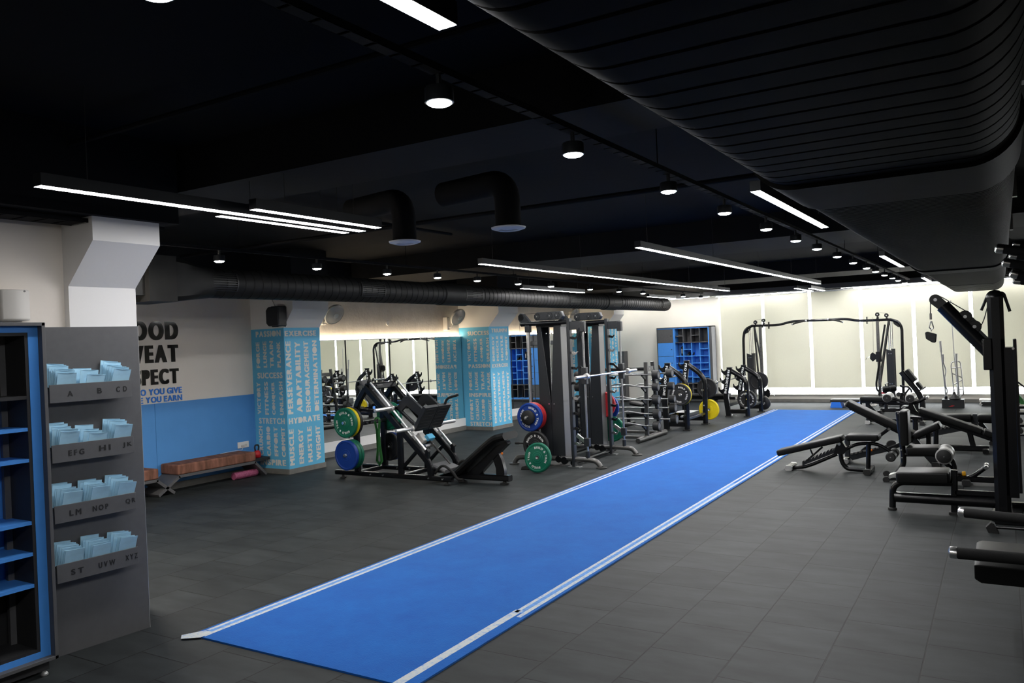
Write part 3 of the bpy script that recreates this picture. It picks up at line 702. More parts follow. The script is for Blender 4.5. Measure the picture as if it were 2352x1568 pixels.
# ================================================================== TURF
t = thing('turf_strip', 'long blue turf lane with white edge lines on the black floor', 'turf', (-4, 12, 0))
yA, yB = 3.64, 20.62
part('carpet', B().box((-5.0, yA, 0), (-3.0, yB, .012)), 'turf', t)
e_ = .0128
for x0, x1, y0, y1, mm in ((-4.975, -4.945, 3.75, yB, 'tape'), (-4.905, -4.87, 3.66, yB, 'tape'), (-3.135, -3.105, 5.0, yB, 'tape'), (-3.065, -3.03, 4.92, yB, 'tape'), (-3.15, -3.085, yA, 5.05, 'tape')):
    part('white_line', B().box((x0, y0, .012), (x1, y1, e_)), mm, t)
for x0, x1, y0, y1 in ((-4.945, -4.905, 3.7, 9.5), (-3.105, -3.065, 5.0, 10.5)):
    part('worn_stripe', B().box((x0, y0, .012), (x1, y1, .0125)), 'tapeb', t)
part('tape_end', B().prism([(-5.05, 3.60, .013), (-4.99, 3.55, .013), (-4.88, 3.63, .013), (-4.90, 3.74, .013), (-4.97, 3.74, .013)], (0, 0, .001)), 'tape', t)

# ------------------------------------------------------------------ world + colour management
wd = bpy.data.worlds.new('daylight'); SC.world = wd; wd.use_nodes = True
bg = wd.node_tree.nodes['Background']; bg.inputs['Color'].default_value = (0.93, 0.97, 1.0, 1); bg.inputs['Strength'].default_value = 9.0
vs = SC.view_settings; vs.view_transform = 'Standard'; vs.look = 'None'; vs.gamma = 1.0; vs.exposure = 0.60; vs.use_curve_mapping = False
# ================================================================== LEFT FOREGROUND
# ---- shelving cabinet
XC = -5.24; yr = 2.84; yl = 1.45; zt_ = 2.246; zb_ = .09; xb = -5.94
t = thing('shelf_cabinet', 'charcoal and blue open shelf cabinet at the left edge beside the flyer stand', 'cabinet', ((XC+xb)/2, (yr+yl)/2, 0))
b = B(); k = .022
b.box((xb, yr-k, zb_), (XC, yr, zt_)).box((xb, yl, zb_), (XC, yl+k, zt_)).box((xb, yl, zt_-k), (XC, yr, zt_)).box((xb, yl, zb_), (XC, yr, zb_+k)).box((xb, yl, zb_), (xb+.012, yr, zt_))
part('carcass', b, 'cabg', t, bevel=.002)
# recessed blue frame (stands back from the front edge)
xs = XC-.05
def frame(b, x0, x1, ya, yb, za, zc, wy, wz, wb):
    b.box((x0, ya, za), (x1, ya+wy, zc)).box((x0, yb-wy, za), (x1, yb, zc)).box((x0, ya+wy, zc-wz), (x1, yb-wy, zc)).box((x0, ya+wy, za), (x1, yb-wy, za+wb)); return b
part('blue_frame', frame(B(), xb+.02, xs, yl+k, yr-k, zb_+k, zt_-k, .062, .04, .04), 'cabb', t)
ya, yb_ = yl+k+.062, yr-k-.062; za, zc = zb_+k+.04, zt_-k-.04
inner = frame(B(), xb+.02, xs-.004, ya, yb_, za, zc, .02, .02, .02)
ydiv = 2.505
for yy in (ydiv, ydiv-.36): inner.box((xb+.02, yy-.011, za), (xs-.004, yy+.011, 1.0))
inner.box((xb+.02, 2.07, 1.0), (xs-.004, 2.092, zc))
part('inner_frame', inner, 'cabd', t)
lev = [1.772, 1.57, 1.373, .976, .778, .578]
for i, z in enumerate(lev):
    part('shelf', B().box((xb+.02, ya+.02, z-.012), (xs-.006, yb_-.02, z+.010)), 'cabd' if i == 0 else 'cabb', t, 'dark shelf' if i == 0 else None)
part('back_panel', B().box((-5.606, ya, .58), (-5.60, yb_, 1.77)), 'cabb', t, 'blue back panel'); part('back_panel', B().box((-5.606, ya, za), (-5.60, yb_, .578)).box((-5.606, ya, 1.772), (-5.60, yb_, zc)), 'cabd', t)
part('plinth', B().box((xb, yl+.02, .022), (XC-.06, yr-.03, zb_)), 'cabd', t)
for yy in (yr-.075, 2.1, yl+.1):
    part('foot', B().lathe([(.018, 0), (.022, .004), (.022, .014), (.012, .026)], (XC-.035, yy, 0), (0, 0, 1), 14), 'alu', t)
# ---- flyer stand panel
p0 = onZ(345, 1440); pA = V((-5.535, 2.70, 0)); pB = V((p0.x, p0.y, 0)); ud = (pB-pA).normalized(); nd = V((ud.y, -ud.x, 0))
L = (pB-pA).length
def pan(s, d, z): return pA+ud*s+nd*d+V((0, 0, z))      # s along, d out from the face
t = thing('flyer_stand', 'charcoal upright panel with four lettered flyer pockets beside the shelf cabinet', 'display stand', pan(L/2, -.02, 0))
b = B().prism([pan(0, -.02, 0), pan(L, -.02, 0), pan(L, -.02, 2.226), pan(0, -.02, 2.226)], nd*.04); part('panel', b, 'cabg', t)
part('edge_band', B().prism([pan(L, -.02, 0), pan(L+.003, -.02, 0), pan(L+.003, -.02, 2.226), pan(L, -.02, 2.226)], nd*.038), 'alu', t, 'pale edge band')
s0 = (V((-5.4, 2.948, 0))-pA).dot(ud); s1 = (V((-5.4, 3.508, 0))-pA).dot(ud)
rows = [(1.713, 1.836), (1.312, 1.433), (.908, 1.026), (.51, .633)]
dep = .085
labs = [[('A', .20, .27), ('B', .56, .62), ('C D', .80, .94)], [('EFG', .185, .375), ('HI', .555, .70), ('JK', .855, .975)], [('LM', .17, .31), ('NOP', .445, .64), ('QR', .86, .99)], [('ST', .16, .31), ('UVW', .49, .70), ('XYZ', .83, .99)]]
for (z0, z1), lb in zip(rows, labs):
    pk = B().prism([pan(s0, dep, z0), pan(s1, dep, z0), pan(s1, dep, z1), pan(s0, dep, z1)], nd*.008)
    pk.prism([pan(s0+.02, dep/2, z1-.028), pan(s1, dep/2, z1-.028), pan(s1, dep/2, z1-.02), pan(s0+.02, dep/2, z1-.02)], nd*dep)
    po = part('pocket', pk, 'cabg', t, bevel=.0015)
    for txt, a, c in lb:
        lt = B()
        w_ = (s1-s0)*(c-a); h_ = .038
        lettering(lt, txt, pan(s0+(s1-s0)*a, dep+.0052, z0+.038+(.006 if a > .5 else 0)), ud, (0, 0, 1), w_, h_, .044, False, .27, space=.3)
        part('letters', lt, 'ink', po)
# flyers: each a thin slightly bowed folded sheet leaning in its pocket
fl = None
def flyer_mesh(w, h):
    b = B(); n = 5
    fr = [V((w*(i/n-.5), .004*sin(pi*i/n), 0)) for i in range(n+1)]
    for sgn, y in ((1, 0.0), (-1, -.0025)):
        vs = [p+V((0, y, 0)) for p in fr]+[p+V((0, y+.006, h)) for p in fr]
        b.add(vs, [((i, i+1, n+2+i, n+1+i) if sgn < 0 else (i, n+1+i, n+2+i, i+1)) for i in range(n)])
    m_ = 2*(n+1)
    b.f += [(0, n+1, m_+n+1, m_), (n, m_+n, m_+2*n+1, 2*n+1), (n+1, 2*n+1, m_+2*n+1, m_+n+1)]; b.m += [0]*3
    return b
random.seed(5)
counts = [[9, 3, 7], [7, 4, 7], [6, 7, 6], [8, 6, 5]]
letter_names = [['A', 'B', 'C D'], ['E F G', 'H I', 'J K'], ['L M', 'N O P', 'Q R'], ['S T', 'U V W', 'X Y Z']]
rang = atan2(ud.y, ud.x)
for ri, ((z0, z1), cs) in enumerate(zip(rows, counts)):
    for ci, n in enumerate(cs):
        lo = [.0, .36, .665][ci]; hi = [.30, .62, .97][ci]
        for j in range(n):
            f = j/max(1, n-1)
            d = .014+(dep-.028)*f; s = s0+(s1-s0)*(lo+(hi-lo)*.5)+(-.028+.056*f)+random.uniform(-.005, .005)
            z = z1-.0195; drop = random.uniform(-.018, .0)-.05*f+(-.03 if n < 5 else 0)
            base = pan(s, d, z)
            lab_ = 'light blue folded flyer in the pocket above the letters '+letter_names[ri][ci] if len(letter_names[ri][ci]) > 1 else 'light blue folded flyer in the pocket above the letter '+letter_names[ri][ci]
            H_ = .165+drop
            if fl is None:
                fb = flyer_mesh(.125, .165); me_ = mesh_of('flyer', fb, 'leaf', V((0, 0, 0)))
                pb_ = B()
                for i in range(4): pb_.add([V((-.045+.024*i, -.0032, .012)), V((-.035+.024*i, -.0032, .012)), V((-.035+.024*i, -.0030, .045)), V((-.045+.024*i, -.0030, .045))], [(0, 1, 2, 3)])
                pb_ = B(); pb_.add([V((-.045, -.0032, .012)), V((.05, -.0032, .012)), V((.05, -.0030, .024)), V((-.045, -.0030, .024))], [(0, 1, 2, 3)])
                0 and pb_.add([V((-.03, -.0005, .125)), V((.05, -.0005, .125)), V((.05, -.0002, .140)), V((-.03, -.0002, .140))], [(0, 1, 2, 3)])
                me2_ = mesh_of('flyer_print', pb_, 'leafp', V((0, 0, 0)))
                fl = 1
            o = bpy.data.objects.new('flyer', me_); COL.objects.link(o)
            # lean forward out of the pocket and fan to one side
            lean = radians(2+17*f); fan = radians(random.uniform(-2, 2)+(6 if ci == 2 else 3)*1)
            o.matrix_world = Matrix.Translation(base) @ Matrix.Rotation(rang, 4, 'Z') @ Matrix.Rotation(lean, 4, 'X') @ Matrix.Rotation(fan, 4, 'Y') @ Matrix.Diagonal((1, 1, H_/.165, 1))
            tag(o, lab_, 'flyer', 'flyers in the lettered pockets')
            if j == n-1:
                q = bpy.data.objects.new('print', me2_); COL.objects.link(q); q.parent = o
# ---- dispenser on the near wall
yd0, yd1 = onX(-12, 700, XW).y, onX(55, 700, XW).y; zd0, zd1 = onX(30, 737, XW).z, onX(30, 667, XW).z
t = thing('towel_dispenser', 'white wall dispenser above the shelf cabinet at the left edge', 'dispenser', (XW+.05, (yd0+yd1)/2, zd0))
cs_ = []
yc = (yd0+yd1)/2; hw = (yd1-yd0)/2
prof = [V((XW, yc-hw, 0)), V((XW+.085, yc-hw, 0))]+[V((XW+.085+.03*sin(pi*i/8), yc-hw+2*hw*i/8, 0)) for i in range(1, 8)]+[V((XW+.085, yc+hw, 0)), V((XW, yc+hw, 0))]
part('cover', B().prism([p+V((0, 0, (zd0+zd1)/2)) for p in prof], (0, 0, zd1-zd0)), 'fanw', t, bevel=.012, seg=3)
part('lock', B().cyl((XW+.10, yc+hw*.5, zd1-.012), (XW+.112, yc+hw*.5, zd1-.012), .007, 12), 'shroud', t)

# ---- bench with suede cushions by the slogan wall
XBF = -10.25; XBB = XT+.016
def bx(px, py): q = onX(px, py, XBF); return V(((XBF+XBB)/2, q.y, q.z))
def slab(b, pts, th):       # boards of the bench frame, full depth
    for a, c in zip(pts[:-1], pts[1:]): b.bar([a, c], XBF-XBB, th, up=(c-a).cross(V((1, 0, 0))), rc=.02)
    return b
t = thing('bench', 'long charcoal bench with trapezoid frame beside the lettered pillar', 'bench', ((XBF+XBB)/2, 8.1, 0), 'x-frame benches along the slogan wall')
A_, B_, C_, D_ = bx(366, 1144), bx(414, 1094), bx(586, 1061), bx(613, 1092)
A_.z = .02; D_.z = .02; B_.z = C_.z = (B_.z+C_.z)/2
part('leg', slab(B(), [A_, B_], .042), 'cabg', t); part('leg', slab(B(), [C_, D_], .042), 'cabg', t); part('seat_board', slab(B(), [B_-V((0, .02, 0)), C_+V((0, .02, 0))], .042), 'cabg', t)
sh_ = bx(611, 1050)
part('side_shelf', B().box((XBB, C_.y, B_.z-.005), (XBF-.06, 9.12, B_.z+.04)), 'cabd', t)
zc0 = B_.z+.022
def cushion(ya, yb, z0, h, nm, par):
    part('cushion', B().box((XBB+.004, ya, z0), (XBF+.012, yb, z0+h)), 'suede', par, nm, bevel=.022, seg=4)
cushion(bx(408, 1080).y, bx(587, 1045).y, zc0, .148, 'tan suede cushion', t)
t2 = thing('bench', 'next bench of the same kind, mostly hidden behind the flyer stand', 'bench', ((XBF+XBB)/2, 6.0, 0), 'x-frame benches along the slogan wall')
E_, F_ = bx(402, 1136), bx(361, 1105); E_.z = .02; F_.z = B_.z
dy = C_.y-B_.y
part('leg', slab(B(), [V((E_.x, F_.y-dy-(E_.y-F_.y), .02)), V((F_.x, F_.y-dy, F_.z))], .042), 'cabg', t2); part('leg', slab(B(), [F_, E_], .042), 'cabg', t2)
part('seat_board', slab(B(), [V((F_.x, F_.y-dy-.02, F_.z)), F_+V((0, .02, 0))], .042), 'cabg', t2)
cushion(F_.y-dy-.05, bx(364, 1085).y, F_.z+.022, .148, 'tan suede cushion', t2)
# foam roller under the bench
ra, rb_ = onZ(536, 1093, .0), onZ(586, 1084, .0); rr = .055; xr = -10.38
ya, yb_ = onX(536, 1088, xr).y, onX(588, 1080, xr).y
rp = []; n_ = 12
b = B(); ring = []
for i in range(n_*4+1):
    y = ya+(yb_-ya)*i/(n_*4); ring.append([V((xr+(rr+.006*(1 if i % 4 in (1, 2) else 0)*(1 if (jj % 3) else 0))*cos(2*pi*jj/30), y, rr+.006+(rr+.006*(1 if i % 4 in (1, 2) else 0)*(1 if (jj % 3) else 0))*sin(2*pi*jj/30))) for jj in range(30)])
solo('foam_roller', loft(ring), 'pink', 'pink knobbly foam roller lying under the long bench', 'foam roller')
# kettlebell on the side shelf
kz = B_.z+.04; kp = onX(587, 1047, -10.42); kx = -10.42; ky = kp.y+.03; kr = .062
t = thing('kettlebell', 'small red kettlebell with black handle behind the bench cushion', 'kettlebell', (kx, ky, kz))
part('bell', B().lathe([(.045, 0), (.058, .01), (.068, .045), (.06, .085), (.035, .115), (.001, .12)], (kx, ky, kz), (0, 0, 1), 24), 'redp', t)
part('handle', B().tube(rnd([(kx, ky-.028, kz+.105), (kx, ky-.042, kz+.17), (kx, ky-.03, kz+.205), (kx, ky+.03, kz+.205), (kx, ky+.042, kz+.17), (kx, ky+.028, kz+.105)], .03), .0125, 10), 'rubber', t)
# wall socket with lead
xs_ = XT+.014; ps = [onX(x, y, xs_) for x, y in ((545, 1016), (571, 1026))]
t = thing('wall_socket', 'white double socket on the blue panelling above the bench', 'socket', ((xs_), ps[0].y, ps[1].z))
part('plate', B().box((xs_, ps[0].y, ps[1].z), (xs_+.012, ps[1].y, ps[0].z)), 'white', t, bevel=.003)
yc = (ps[0].y+ps[1].y)/2
part('plug', B().box((xs_+.012, yc-.05, ps[1].z+.02), (xs_+.04, yc+.0, ps[1].z+.05)), 'fanw', t, bevel=.004)
part('rocker', B().box((xs_+.012, yc+.03, ps[1].z+.02), (xs_+.017, yc+.07, ps[1].z+.06)), 'fanw', t)
solo('charging_lead', B().tube(rnd([(xs_+.035, yc-.03, ps[1].z+.03), (xs_+.06, yc-.06, ps[1].z-.02), (xs_+.05, yc-.3, zc0+.16), (XBB+.06, yc-.5, zc0+.153)], .08), .003, 6), 'white', 'thin white lead running from the wall socket onto the bench cushion', 'cable')
# speaker on pillar
q0, q1 = onY(621, 706, 9.05), onY(650, 748, 9.05)
sx = (q0.x+q1.x)/2; t = thing('wall_speaker', 'black box loudspeaker above the near lettered pillar', 'speaker', (sx, 9.05, q1.z))
xa, xb2 = q0.x, q1.x
pr = [V((xa, 0, q1.z+.05)), V((xa+.05, 0, q1.z)), V((xb2, 0, q1.z)), V((xb2, 0, q0.z)), V((xa+.05, 0, q0.z)), V((xa, 0, q0.z-.05))]
part('cabinet', B().prism([V((p.x, 9.04, p.z)) for p in pr], (0, .19, 0)), 'steelg', t, bevel=.012, seg=3)
part('grille', B().box((xb2-.004, 8.965, q1.z+.02), (xb2+.006, 9.115, q0.z-.02)), 'ductg', t)
part('bracket', B().box((xa+.07, 9.0, q0.z), (xb2-.04, 9.14, q0.z+.012)).box((xa+.07, 9.0, q1.z-.012), (xb2-.04, 9.14, q1.z)).box((xa+.07, 9.12, q1.z-.012), (xb2-.04, 9.15, q0.z+.012)), 'steel', t)
part('wire', B().tube(rnd([(xa+.06, 9.1, q0.z+.01), (xa-.05, 9.13, q0.z+.14), (xa-.12, 9.135, q0.z+.3)], .1), .004, 6), 'cable', t)
# wall fans
def fan(px, py, pb, lab, r=.2, aim=(.84, -.10, -.53)):
    mnt = onX(pb[0], pb[1], -10.66); c = onX(px, py, -10.42); ax = V(aim).normalized()
    t = thing('wall_fan', lab, 'fan', (mnt.x, mnt.y, mnt.z), 'wall fans above the mirrors')
    part('mount', B().box((mnt.x-.10, mnt.y-.05, mnt.z-.16), (mnt.x+.03, mnt.y+.05, mnt.z+.14)), 'fanw', t, bevel=.015, seg=3)
    part('arm', B().tube(rnd([(mnt.x, mnt.y, mnt.z-.10), (mnt.x+.10, mnt.y+.03, mnt.z-.1), c-ax*.09], .06), .018, 10), 'fanw', t)
    part('motor', B().lathe([(.001, -.17), (.045, -.16), (.062, -.12), (.062, -.05), (.04, -.02)], c, ax, 20), 'fanw', t)
    part('guard', B().lathe([(r*.9, -.05), (r, -.02), (r+.006, 0), (r, .02), (r*.985, .02), (r*.985, -.02), (r*.885, -.05)], c, ax, 36, closed=True), 'fanw', t)
    part('cage', B().lathe([(.05, .06), (r*.6, .05), (r*.99, .012), (r*.99, .008), (r*.6, .046), (.05, .056)], c, ax, 36, closed=True), 'fanblade', t, 'clear wire cage')
    bl = B(); e1 = ax.cross(V((0, 0, 1))).normalized(); e2 = ax.cross(e1)
    for k in range(3):
        a0 = 2*pi*k/3; P = []
        for rr_, aa in ((.05, -.3), (.12, -.55), (r*.9, -.45), (r*.92, .2), (.12, .35), (.05, .3)): P.append(c+e1*rr_*cos(a0+aa)+e2*rr_*sin(a0+aa)+ax*(.012*aa))
        bl.add(P, [tuple(range(6))])
    part('blades', bl, 'fanblade', t)
    part('hub', B().lathe([(.055, .05), (.05, .066), (.001, .07)], c, ax, 24), 'fanw', t)
fan(768, 722, (742, 726), 'wall fan half hidden behind the near lettered pillar')
fan(1052, 728, (1028, 742), 'wall fan left of the second lettered pillar')
fan(1318, 722, (1302, 735), 'wall fan behind the cable machine')
ck = onX(890, 742, -10.75); t = thing('wall_thermostat', 'small round white disc on the rough wall above the mirrors', 'sensor', (-10.75, ck.y, ck.z))
part('disc', B().cyl((-10.76, ck.y, ck.z), (-10.735, ck.y, ck.z), .05, 24, .006), 'fanw', t); part('mark', B().box((-10.736, ck.y-.012, ck.z-.006), (-10.733, ck.y+.012, ck.z+.006)), 'shroud', t)
# ================================================================== WEIGHT PLATES
def plate(c, ax, m, lab, r=.225, th=.055, text=True, start=105, grp='bumper plates', up=(0, 0, 1), small=False, hole=True):
    """c = centre of the front face, ax points out of the front face"""
    c = V(c); ax = V(ax).normalized(); e = V(up); e = (e-ax*e.dot(ax)).normalized(); e = ax.cross(e)*-1 if False else e
    right = e.cross(ax)   # reading direction on the face
    t = thing('weight_plate', lab, 'weight plate', c-ax*th/2-V((0, 0, r)), grp)
    R = r
    if small: prof = [(.026, 0), (R-.012, 0), (R, -.008), (R, -th+.008), (R-.012, -th), (.026, -th)]
    else: prof = [(.027, 0), (.060, 0), (.064, -.003), (.088, -.003), (.092, -.006), (R*.83, -.006), (R*.86, -.001), (R*.90, 0), (R-.008, -.002), (R, -.009), (R, -th+.009), (R-.008, -th+.002), (R*.86, -th+.001), (R*.83, -th+.006), (.092, -th+.006), (.088, -th+.003), (.027, -th)]
    part('disc', B().lathe(prof, c, ax, 44, closed=True), m, t)
    part('bushing', B().lathe([(.0255, .001), (.031, .001), (.031, -th-.001), (.0255, -th-.001)], c, ax, 24, closed=True), 'brushed', t)
    if text:
        b = B()
        for s in (start, start-180): ring_text(b, 'BUILD & TRIM', c-ax*.0045, ax, right, r*.60, r*.145, s, .06)
        part('lettering', b, 'ptext', t)
    return t

# ================================================================== LEG PRESS
YN, YFr, YCt = 9.2, 9.83, 9.515
t = LP = thing('leg_press', 'black plate loaded leg press with slanted chrome guide rods, in front of the mirrors', 'leg press', (-7.5, YCt, 0))
def PY(px, py, Y): return onY(px, py, Y)
# direction helpers
for Y in (YN, YFr):
    n_ = 'base_rail'
    part(n_, B().bar([(-8.92, Y, .085), (-6.70, Y, .085)], .07, .07), 'steel', t)
    for x in (-8.78, -6.80): part('foot', B().lathe([(.045, 0), (.05, .004), (.05, .014), (.022, .022), (.018, .05)], (x, Y, 0), (0, 0, 1), 18), 'rubber', t)
    part('rear_post', B().bar(rnd([(-8.47, Y, .12), (-8.47, Y, 1.10), (-8.26, Y, 1.36)], .22), .07, .10, up=(1, 0, 0)), 'steel', t)
    part('middle_post', B().bar([(-7.62, Y, .12), (-7.62, Y, .80)], .06, .095, up=(1, 0, 0)), 'steel', t)
    part('brace', B().bar([(-7.60, Y, .20), (-7.27, Y, .50)], .05, .05), 'steel', t)
    part('slanted_rail', B().bar(rnd([(-8.26, Y, 1.40), (-7.16, Y, .36), (-7.08, Y, .26), (-7.08, Y, .11)], .09), .065, .095), 'steel', t)
    part('track_plate', B().bar([(-7.66, Y, .882), (-7.24, Y, .486)], .055, .008), 'alu', t)
    part('guide_rod', B().tube([(-8.15, Y, 1.465), (-7.13, Y, .465)], .0165, 16), 'rod', t)
    part('rod_bracket', B().bar([(-7.13, Y, .27), (-7.13, Y, .47)], .05, .06, up=(1, 0, 0)).obox((-7.12, Y, .47), (.72, 0, -.69), (0, 1, 0), (.69, 0, .72), .05, .07, .05), 'steel', t)
    part('rod_clamp', B().lathe([(.001, -.02), (.03, -.02), (.045, 0), (.03, .02), (.001, .02)], (-8.17, Y, 1.485), (-.72, 0, .69), 18), 'rubber', t)
    for x in (-8.2, -7.95, -7.1, -6.85): part('bolt', B().cyl((x, Y-.035, .085), (x, Y-.045, .085), .012, 6), 'chrome', t)
part('top_crossbar', B().bar([(-8.22, YN, 1.405), (-8.22, YFr, 1.405)], .09, .10), 'steel', t)
part('maker_plate', B().obox((-8.17, YCt-.08, 1.42), (0, 1, 0), (.5, 0, -.5), (.7, 0, .7), .13, .035, .004), 'shroud', t)
part('cross_tube', B().bar([(-8.42, YN, .84), (-8.42, YFr, .84)], .06, .06), 'steel', t)
part('cross_tube', B().bar([(-7.62, YN, .085), (-7.62, YFr, .085)], .07, .06), 'steel', t)
part('cross_tube', B().bar([(-7.02, YN, .085), (-7.02, YFr, .085)], .08, .06), 'steel', t)
part('cross_tube', B().bar([(-8.5, YN, .085), (-8.5, YFr, .085)], .07, .06), 'steel', t)
sl = V((1.1, 0, -1.04)).normalized(); sp = V((1.04, 0, 1.1)).normalized()
part('stop_pad', B().obox((-8.32, YCt, 1.27), sl, (0, 1, 0), sp, .62, .26, .05), 'cabg', t, 'grey slanted pad', bevel=.02)
# sled
ua, lo_ = PY(902, 937, YN), PY(950, 983, YN)
for nm, p in (('sled_axle', ua), ('sled_axle', lo_)):
    part(nm, B().cyl((p.x, YN-.02, p.z), (p.x, YFr+.02, p.z), .03, 16), 'steel', t)
    for s, y in ((-1, YN), (1, YFr)):
        part('plate_horn', B().lathe([(.028, 0), (.028, .36), (.024, .375), (.001, .378)], (p.x, y+s*.02, p.z), (0, s, 0), 18).lathe([(.04, -.02), (.045, 0), (.045, .015), (.028, .02)], (p.x, y+s*.02, p.z), (0, s, 0), 18), 'rod', t)
for Y in (9.30, 9.74):
    b = B().prism([PY(x, y, YN)+V((0, Y-YN, 0)) for x, y in ((903, 938), (920, 911), (932, 912), (968, 945), (960, 962), (926, 932), (914, 945))], (0, .05, 0)); part('sled_arm', b, 'steelg', t)
    part('sled_side', B().bar([V((ua.x, Y, ua.z)), V((lo_.x, Y, lo_.z))], .045, .05), 'steel', t)
fa, fb_ = PY(980, 937, YN), PY(955, 991, YN)      # footplate edge: top, bottom (front face)
fd = (fa-fb_).normalized(); fn = V((fd.z, 0, -fd.x))
W0, W1 = YN-.02, YFr-.02; H_ = (fa-fb_).length
for y0, y1 in ((W0, (W0+W1)/2-.004), ((W0+W1)/2+.004, W1)):
    cc = (fa+fb_)/2; cc = V((cc.x, (y0+y1)/2, cc.z))-fn*.03
    fp = part('foot_plate', B().obox(cc, fd, (0, 1, 0), fn, H_, y1-y0, .06), 'steelg', t, bevel=.006)
    for i in range(7):
        pc = V((fa.x, (y0+y1)/2, fa.z))-fd*H_*(i+.8)/7.6+fn*.001
        part('grip_rib', B().obox(pc, fd, (0, 1, 0), fn, .012, (y1-y0)*.8, .008), 'rubber', fp)
part('push_handle', B().tube(rnd([V((fa.x-.05, W1-.12, fa.z-.03)), V((fa.x+.0, W1-.12, fa.z+.1)), V((fa.x+.2, W1-.10, fa.z+.15))], .07), .018, 12), 'foam', t)
q = PY(969, 1006, YCt); part('counter_box', B().obox(q, sl, (0, 1, 0), sp, .16, .12, .09), 'fanw', t, 'white box', bevel=.01)
q2 = PY(987, 1004, YCt+.08); part('spring_cover', B().obox(q2, sl, (0, 1, 0), sp, .09, .15, .07), 'sky', t, 'light blue cover', bevel=.008)
q = PY(984, 1023, YCt); part('stopper', B().cyl(q-V((0, .1, 0)), q+V((0, .1, 0)), .03, 14), 'brushed', t)
part('gas_strut', B().tube([PY(985, 1010, YCt+.05), PY(1034, 1064, YCt+.05)], .014, 10), 'steel', t)
# seat side
part('tail_beam', B().bar([(-7.05, YCt, .09), (-5.93, YCt, .09)], .11, .085), 'steel', t)
part('foot', B().lathe([(.06, 0), (.065, .005), (.065, .018), (.03, .026), (.025, .05)], (-6.03, YCt, 0), (0, 0, 1), 18), 'rubber', t)
part('foot', B().lathe([(.06, 0), (.065, .005), (.065, .018), (.03, .026), (.025, .05)], (-6.75, YCt, 0), (0, 0, 1), 18), 'rubber', t)
tp = [PY(x, y, YCt) for x, y in ((1146, 1036), (1155, 1055), (1161, 1078), (1162, 1098), (1143, 1098), (1142, 1075), (1134, 1050))]
part('tail_post', B().prism(tp, (0, .07, 0)), 'steel', t)
part('adjuster_knob', B().ball(PY(1153, 1041, YCt-.04), .018), 'orange', t, 'orange knob')
bt = [PY(x, y, YCt) for x, y in ((1060, 1083), (1132, 1018), (1150, 1004), (1172, 999))]
up_ = V((0, 0, 1))
def padsweep(pts, w, th, m='vinyl', nm='pad', par=None, be=.02):
    o = part(nm, B().bar(pts, w, th, rc=.35), m, par, bevel=0); return o
padsweep(rnd(bt, .06), .40, .105, 'vinyl', 'backrest', t)
part('backrest_frame', B().prism([PY(x, y, YCt) for x, y in ((1072, 1091), (1142, 1024), (1166, 1012), (1170, 1018), (1156, 1032), (1102, 1092))], (0, .10, 0)), 'steel', t)
sp0, sp1 = PY(1028, 1066, YCt), PY(1064, 1080, YCt)
padsweep([V((-7.16, YCt, .235)), V((-6.92, YCt, .16))], .40, .06, 'cabg', 'seat', t)
part('seat_bracket', B().bar([(-7.1, YCt, .19), (-6.85, YCt, .10)], .10, .06), 'steel', t)
for Y, dx in ((YN+.06, 0), (YFr-.06, 0)):
    part('side_handle', B().tube(rnd([PY(x, y, YN+.06)+V((0, Y-YN-.06, 0)) for x, y in ((999, 1087), (1016, 1065), (1040, 1083), (1051, 1101), (1064, 1101))], .10), .019, 12), 'foam', t)
for z in (.40, .885):
    for s, y in ((-1, YN), (1, YFr)):
        part('storage_horn', B().cyl((-8.43, y+s*.02, z), (-8.43, y+s*.335, z), .0245, 16, .004), 'chrome', t)
LG = 'bumper plates stored on the leg press'
yf = 8.90; X = -8.43
plate((X, yf, .885), (0, -1, 0), 'pgreen', 'green bumper plate, outermost on the upper near horn of the leg press', start=128, grp=LG)
plate((X, yf+.06, .885), (0, -1, 0), 'pyellow', 'yellow bumper plate behind the green one on the leg press', text=False, grp=LG)
plate((X, yf+.12, .885), (0, -1, 0), 'pblack', 'black bumper plate, innermost on the upper near horn of the leg press', text=False, grp=LG)
plate((X, yf, .40), (0, -1, 0), 'pblue', 'blue bumper plate on the lower near horn of the leg press', text=False, grp=LG)
plate((X, yf+.06, .40), (0, -1, 0), 'pgreen', 'green bumper plate behind the blue one on the leg press', text=False, grp=LG)
plate((X, yf+.12, .40), (0, -1, 0), 'pgreen', 'second green bumper plate behind the blue one, against the leg press post', text=False, grp=LG)
yb = YFr+.05
plate((X, yb, .885), (0, -1, 0), 'pgreen', 'green bumper plate on the upper horn at the far side of the leg press', text=False, grp=LG)
plate((X, yb+.06, .885), (0, -1, 0), 'pgreen', 'second green bumper plate at the far side of the leg press', text=False, grp=LG)
plate((X, yb, .40), (0, -1, 0), 'pblack', 'black bumper plate on the lower horn at the far side of the leg press', text=False, grp=LG)
plate((X, yb+.06, .40), (0, -1, 0), 'pblue', 'blue bumper plate behind the black one at the far side of the leg press', text=False, grp=LG)
# green band looped over the cross tube
bp = [PY(x, y, YN+.28) for x, y in ((861, 967), (866, 990), (868, 1030), (866, 1058), (872, 1066), (877, 1058), (872, 1020), (870, 990), (872, 966))]
b = B(); b.sweep(bp, [(-.022, -.002), (.022, -.002), (.022, .002), (-.022, .002)], up=(0, 1, 0)); b.sweep(bp, [(-.002, -.022), (.002, -.022), (.002, .022), (-.002, .022)], up=(0, 1, 0)); b.tube(arc((bp[0]+bp[-1])/2, .05, 20, 160, (1, 0, 0), (0, 0, 1)), .016, 8)
solo('resistance_band', b, 'band', 'green resistance band hanging over the cross tube of the leg press', 'band')

